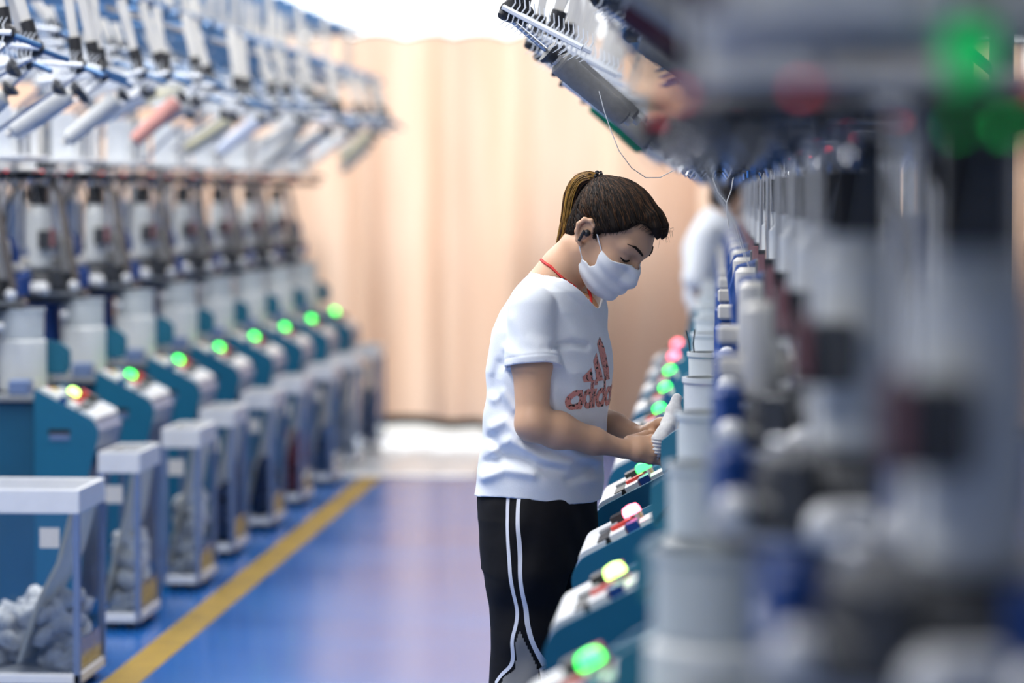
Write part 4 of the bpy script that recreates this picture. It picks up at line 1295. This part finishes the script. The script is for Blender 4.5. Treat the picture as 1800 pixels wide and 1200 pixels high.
for k in range(620):
    t = rnd.random() * (len(starts) - 1); i = int(t); w_ = t - i
    a, b = starts[i], starts[i + 1]
    sg = 1 if rnd.random() < 0.72 else -1
    p0 = hw(*[a[j] + (b[j] - a[j]) * w_ + (rnd.uniform(-0.004, 0.004) if j < 2 else 0) for j in range(2)], sg * (a[2] + (b[2] - a[2]) * w_))
    back = rnd.random() * 0.5
    T = tie + HU * rnd.uniform(-0.012, 0.012) + HR * rnd.uniform(-0.014, 0.014)
    pts = []
    n = 12
    bow = rnd.uniform(-0.010, 0.016)
    for j in range(n):
        s_ = back + (1 - back) * j / (n - 1)
        p = p0.lerp(T, s_) + HU * bow * math.sin(math.pi * s_)
        pts.append(on_hair(p, rnd.uniform(0.0002, 0.0012)))
    (sb if rnd.random() < 0.34 else sd).path(pts, [0.0005] + [0.0009] * (n - 2) + [0.0005], 4, False)
sd.build('hair_strands', M_HAIR, hair, 180, 'stuff'); sb.build('hair_highlights', M_HAIRB, hair, 180, 'stuff')
# ponytail
TY = tie.y
tail = [tie, PX(1036, 313, TY), PX(1018, 322, TY + 0.01), PX(1006, 346, TY + 0.015), PX(999, 384, TY + 0.02), PX(989, 422, TY + 0.02), PX(976, 455, TY + 0.02)]
tr = [0.011, 0.015, 0.018, 0.019, 0.016, 0.012, 0.003]
def tail_d(P): return chain(P, tail, [r * 0.66 for r in tr], 0.015)
tmin = np.min([list(p) for p in tail], 0) - 0.03; tmax = np.max([list(p) for p in tail], 0) + 0.03
pony = sdf_mesh('ponytail', tail_d, tmin, tmax, 0.003, M_HAIR, person, newton=1)
def tail_at(s_):
    x = s_ * (len(tail) - 1); i = min(int(x), len(tail) - 2); w_ = x - i
    def cr(p0, p1, p2, p3, t): return 0.5 * ((2 * p1) + (p2 - p0) * t + (2 * p0 - 5 * p1 + 4 * p2 - p3) * t * t + (3 * p1 - p0 - 3 * p2 + p3) * t ** 3)
    g = lambda j: tail[max(0, min(j, len(tail) - 1))]
    return cr(g(i - 1), g(i), g(i + 1), g(i + 2), w_), tr[i] + (tr[i + 1] - tr[i]) * w_
tg, td, tb = MB(), MB(), MB()
for k in range(560):
    ang = rnd.uniform(0, 2 * math.pi); rr = rnd.uniform(0.80, 1.10)
    end = rnd.uniform(0.72, 1.02)
    pts = []
    ca, sa = math.cos(ang), math.sin(ang)
    for j in range(14):
        s_ = end * j / 13
        c, r = tail_at(min(s_, 1.0))
        n1 = (tail_at(min(s_ + 0.02, 1))[0] - tail_at(max(s_ - 0.02, 0))[0]).normalized()
        side = Vector((0, 1, 0)); side = (side - n1 * side.dot(n1)).normalized(); upv = n1.cross(side)
        wob = 0.0010 * math.sin(9 * s_ + k)
        pts.append(c + (upv * ca + side * sa) * (r * rr + wob))
    g_ = rnd.random()
    tgt = (tg if g_ < 0.62 else (tb if g_ < 0.9 else td)) if ca < 0.3 else (tb if g_ < 0.4 else td)
    tgt.path(pts, [0.0006] + [0.0010] * 11 + [0.0008, 0.0003], 4, False)
# which side is the outer one: away from the head
tg.build('golden_strands', M_HAIRG, pony, 180, 'stuff'); td.build('dark_strands', M_HAIR, pony, 180, 'stuff'); tb.build('brown_strands', M_HAIRB, pony, 180, 'stuff')
# flyaway hairs
fl = MB()
for k in range(22):
    a0 = hw(0.115 + rnd.uniform(-0.01, 0.004), 0.100 + rnd.uniform(-0.012, 0.015), rnd.uniform(-0.01, 0.03))
    e = a0 + Vector((rnd.uniform(0.004, 0.024), rnd.uniform(-0.006, 0.006), rnd.uniform(-0.03, 0.006)))
    fl.path([a0, a0.lerp(e, 0.5) + Vector((0.007, 0, 0.006)), e], [0.0006, 0.0005, 0.0002], 4, False)
for k in range(10):
    a0 = PX(1036 + rnd.uniform(-6, 8), 312, TY); e = a0 + Vector((rnd.uniform(-0.035, -0.005), 0, rnd.uniform(0.0, 0.012)))
    fl.path([a0, a0.lerp(e, 0.5) + Vector((0, 0, 0.006)), e], [0.0005, 0.0004, 0.0002], 4, False)
for k in range(8):
    a0 = hw(0.02, -0.10, rnd.uniform(-0.05, -0.03)); e = a0 + Vector((rnd.uniform(0.01, 0.05), 0, rnd.uniform(-0.03, -0.01)))
    fl.path([a0, a0.lerp(e, 0.5) + Vector((-0.004, 0, -0.004)), e], [0.0007, 0.0005, 0.0002], 4, False)
fl.build('loose_hairs', M_HAIR, hair, 180, 'stuff')
# short wisps over the hairline
wi = MB()
for k in range(150):
    t = rnd.random() * 7.6; i = int(t); w_ = t - i
    a, b = starts[i], starts[i + 1]
    sg = 1 if rnd.random() < 0.7 else -1
    p0 = hw(*[a[j] + (b[j] - a[j]) * w_ for j in range(2)], sg * (a[2] + (b[2] - a[2]) * w_))
    T = tie
    d_ = (p0 - T).normalized()
    L = rnd.uniform(0.004, 0.016)
    jit = HF * rnd.uniform(-0.004, 0.004) + HU * rnd.uniform(-0.006, 0.002)
    wi.path([on_hair(p0 - d_ * 0.015, 0.0008), p0 + (HR * sg) * 0.001, on_face(*[(p0 + d_ * L + jit - HO).dot(v) for v in (HF, HU, HR)], 0.0012)], [0.0007, 0.0006, 0.0002], 4, False)
wi.build('hairline_wisps', M_HAIR, hair, 180, 'stuff')
# hair tie: beaded ring
ht = MB()
axis = (tail[1] - tail[0]).normalized()
o1 = axis.orthogonal().normalized(); o2 = axis.cross(o1)
tc_ = tie + axis * 0.004
for k in range(44):
    t = k * 2 * math.pi / 22
    rr = 0.0185 + 0.002 * math.sin(k * 2.1)
    ht.ball(tc_ + (o1 * math.cos(t) + o2 * math.sin(t)) * rr + axis * (0.005 * (1 if k < 22 else -1) + 0.002 * math.sin(k * 1.7)), 0.0036, 8)
ht.build('hair_tie', mat('glitter_black', (0.03, 0.032, 0.034), 0.2, 0.4, var=0.9, scale=220), hair)

# --- lanyard
ld = MB()
P1 = [PX(969, 457, Y0 + 0.02), PX(975, 468, Y0 - 0.035), PX(988, 490, Y0 - 0.066), PX(999, 504, Y0 - 0.074), PX(1012, 518, Y0 - 0.078), PX(1024, 530, Y0 - 0.075)]
P1 = [(on_side(HDB, p, 0.0030) or p) for p in [P1[0].lerp(P1[1], t / 3) for t in range(3)] + P1[1:]]
ld.path(P1, 0.0035, 6)
P2 = [PX(1034, 508, Y0 - 0.01), PX(1039, 522, Y0 - 0.025), PX(1039, 536, Y0 - 0.045)]
ld.path(P2, 0.0035, 6)
ld.build('lanyard', mat('red_cord', (0.62, 0.015, 0.012), 0.6, var=0.05), person)
MB().ball(PX(989, 492, Y0 - 0.072), 0.006, 10).build('lanyard_bead', M_BLACK, person)

# ------------------------------------------------------------------ the white sock in her hands
def sock_d(P):
    ax = [PX(1151, 806, Y0 - 0.055), PX(1154, 790, Y0 - 0.07), PX(1158, 772, Y0 - 0.07), PX(1168, 758, Y0 - 0.06), PX(1176, 745, Y0 - 0.03), PX(1184, 722, Y0 - 0.01), PX(1190, 700, Y0)]
    d = chain(P, ax, [0.008, 0.011, 0.013, 0.015, 0.017, 0.017, 0.012], 0.012)
    d = smin(d, chain(P, [ax[2], PX(1180, 776, Y0 - 0.05), PX(1190, 800, Y0 - 0.05)], [0.014, 0.016, 0.012], 0.01), 0.012)
    z = P[:, 2]
    amp = np.where(z < PX(1150, 766).z, 0.0014, 0.0)
    return (d + amp * np.sin(z * 760 + P[:, 0] * 90) + 0.0010 * np.sin(P[:, 0] * 210 + z * 120) * np.sin(z * 90 + P[:, 1] * 60)).astype(f32)
c0 = PX(1165, 755, Y0 - 0.03)
sk = sdf_mesh('white_sock', sock_d, (c0.x - 0.06, c0.y - 0.10, c0.z - 0.10), (c0.x + 0.07, c0.y + 0.10, c0.z + 0.12), 0.0022, M_CLOTHW, None, newton=1)
tag(sk, 'white ribbed sock held by the person in the face mask', 'sock')

# ------------------------------------------------------------------ second worker, far down the right row
p2 = tag(empty('person', (0, 0, 0)), 'person in a white shirt farther down the right machine row, mostly hidden', 'person')
Y2 = 15.35
q = lambda px, py, dy=0.0: at(px, py, Y2 + dy)
def p2_body(P):
    d = chain(P, [q(1262, 505), q(1258, 440), q(1262, 400), q(1268, 385)], [0.11, 0.12, 0.10, 0.055], 0.05)
    d = smin(d, ellip(P, q(1284, 350), (0.085, 0.075, 0.105)), 0.03)
    d = smin(d, chain(P, [q(1240, 420, -0.14), q(1226, 500, -0.16), q(1250, 540, -0.05), q(1262, 545, 0)], [0.055, 0.042, 0.034, 0.03], 0.03), 0.03)
    d = smin(d, chain(P, [q(1280, 420, 0.14), q(1270, 500, 0.16), q(1285, 540, 0.08)], [0.055, 0.042, 0.034], 0.03), 0.03)
    for dy in (-0.09, 0.09):
        d = smin(d, chain(P, [q(1255, 520, dy), q(1257, 690, dy), q(1254, 868, dy)], [0.09, 0.06, 0.04], 0.03), 0.03)
    return d
lo2 = (q(1205, 0).x - 0.1, Y2 - 0.35, 0.0); hi2 = (q(1300, 0).x + 0.15, Y2 + 0.35, 1.68)
sdf_mesh('body', p2_body, lo2, hi2, 0.012, M_SKIN, p2, newton=1)
def p2_shirt(P):
    d = chain(P, [q(1256, 515), q(1256, 440), q(1260, 404)], [0.150, 0.145, 0.115], 0.05)
    d = smin(d, chain(P, [q(1240, 418, -0.13), q(1224, 488, -0.16)], [0.075, 0.070], 0.04), 0.04)
    d = smin(d, chain(P, [q(1278, 418, 0.13), q(1272, 488, 0.16)], [0.075, 0.070], 0.04), 0.04)
    return np.maximum(d, q(0, 535).z - P[:, 2]).astype(f32)
sdf_mesh('shirt', p2_shirt, lo2, hi2, 0.012, M_SHIRT, p2, newton=1)
def p2_pants(P):
    d = ellip(P, q(1255, 535), (0.13, 0.17, 0.13))
    for dy in (-0.09, 0.09):
        d = smin(d, chain(P, [q(1255, 540, dy), q(1257, 690, dy), q(1254, 855, dy)], [0.105, 0.085, 0.075], 0.03), 0.03)
    return np.maximum(d, 0.04 - P[:, 2]).astype(f32)
sdf_mesh('trousers', p2_pants, lo2, hi2, 0.012, mat('pale_trousers', (0.60, 0.61, 0.63), 0.8), p2, newton=1)
def p2_hair(P):
    d = ellip(P, q(1281, 346), (0.098, 0.085, 0.110))
    cut = (P - A3(q(1292, 352))) @ A3(Vector((0.8, 0, -0.6)))
    return smax(d, cut.astype(f32), 0.02)
sdf_mesh('hair', p2_hair, lo2, hi2, 0.012, M_HAIR, p2, newton=1)
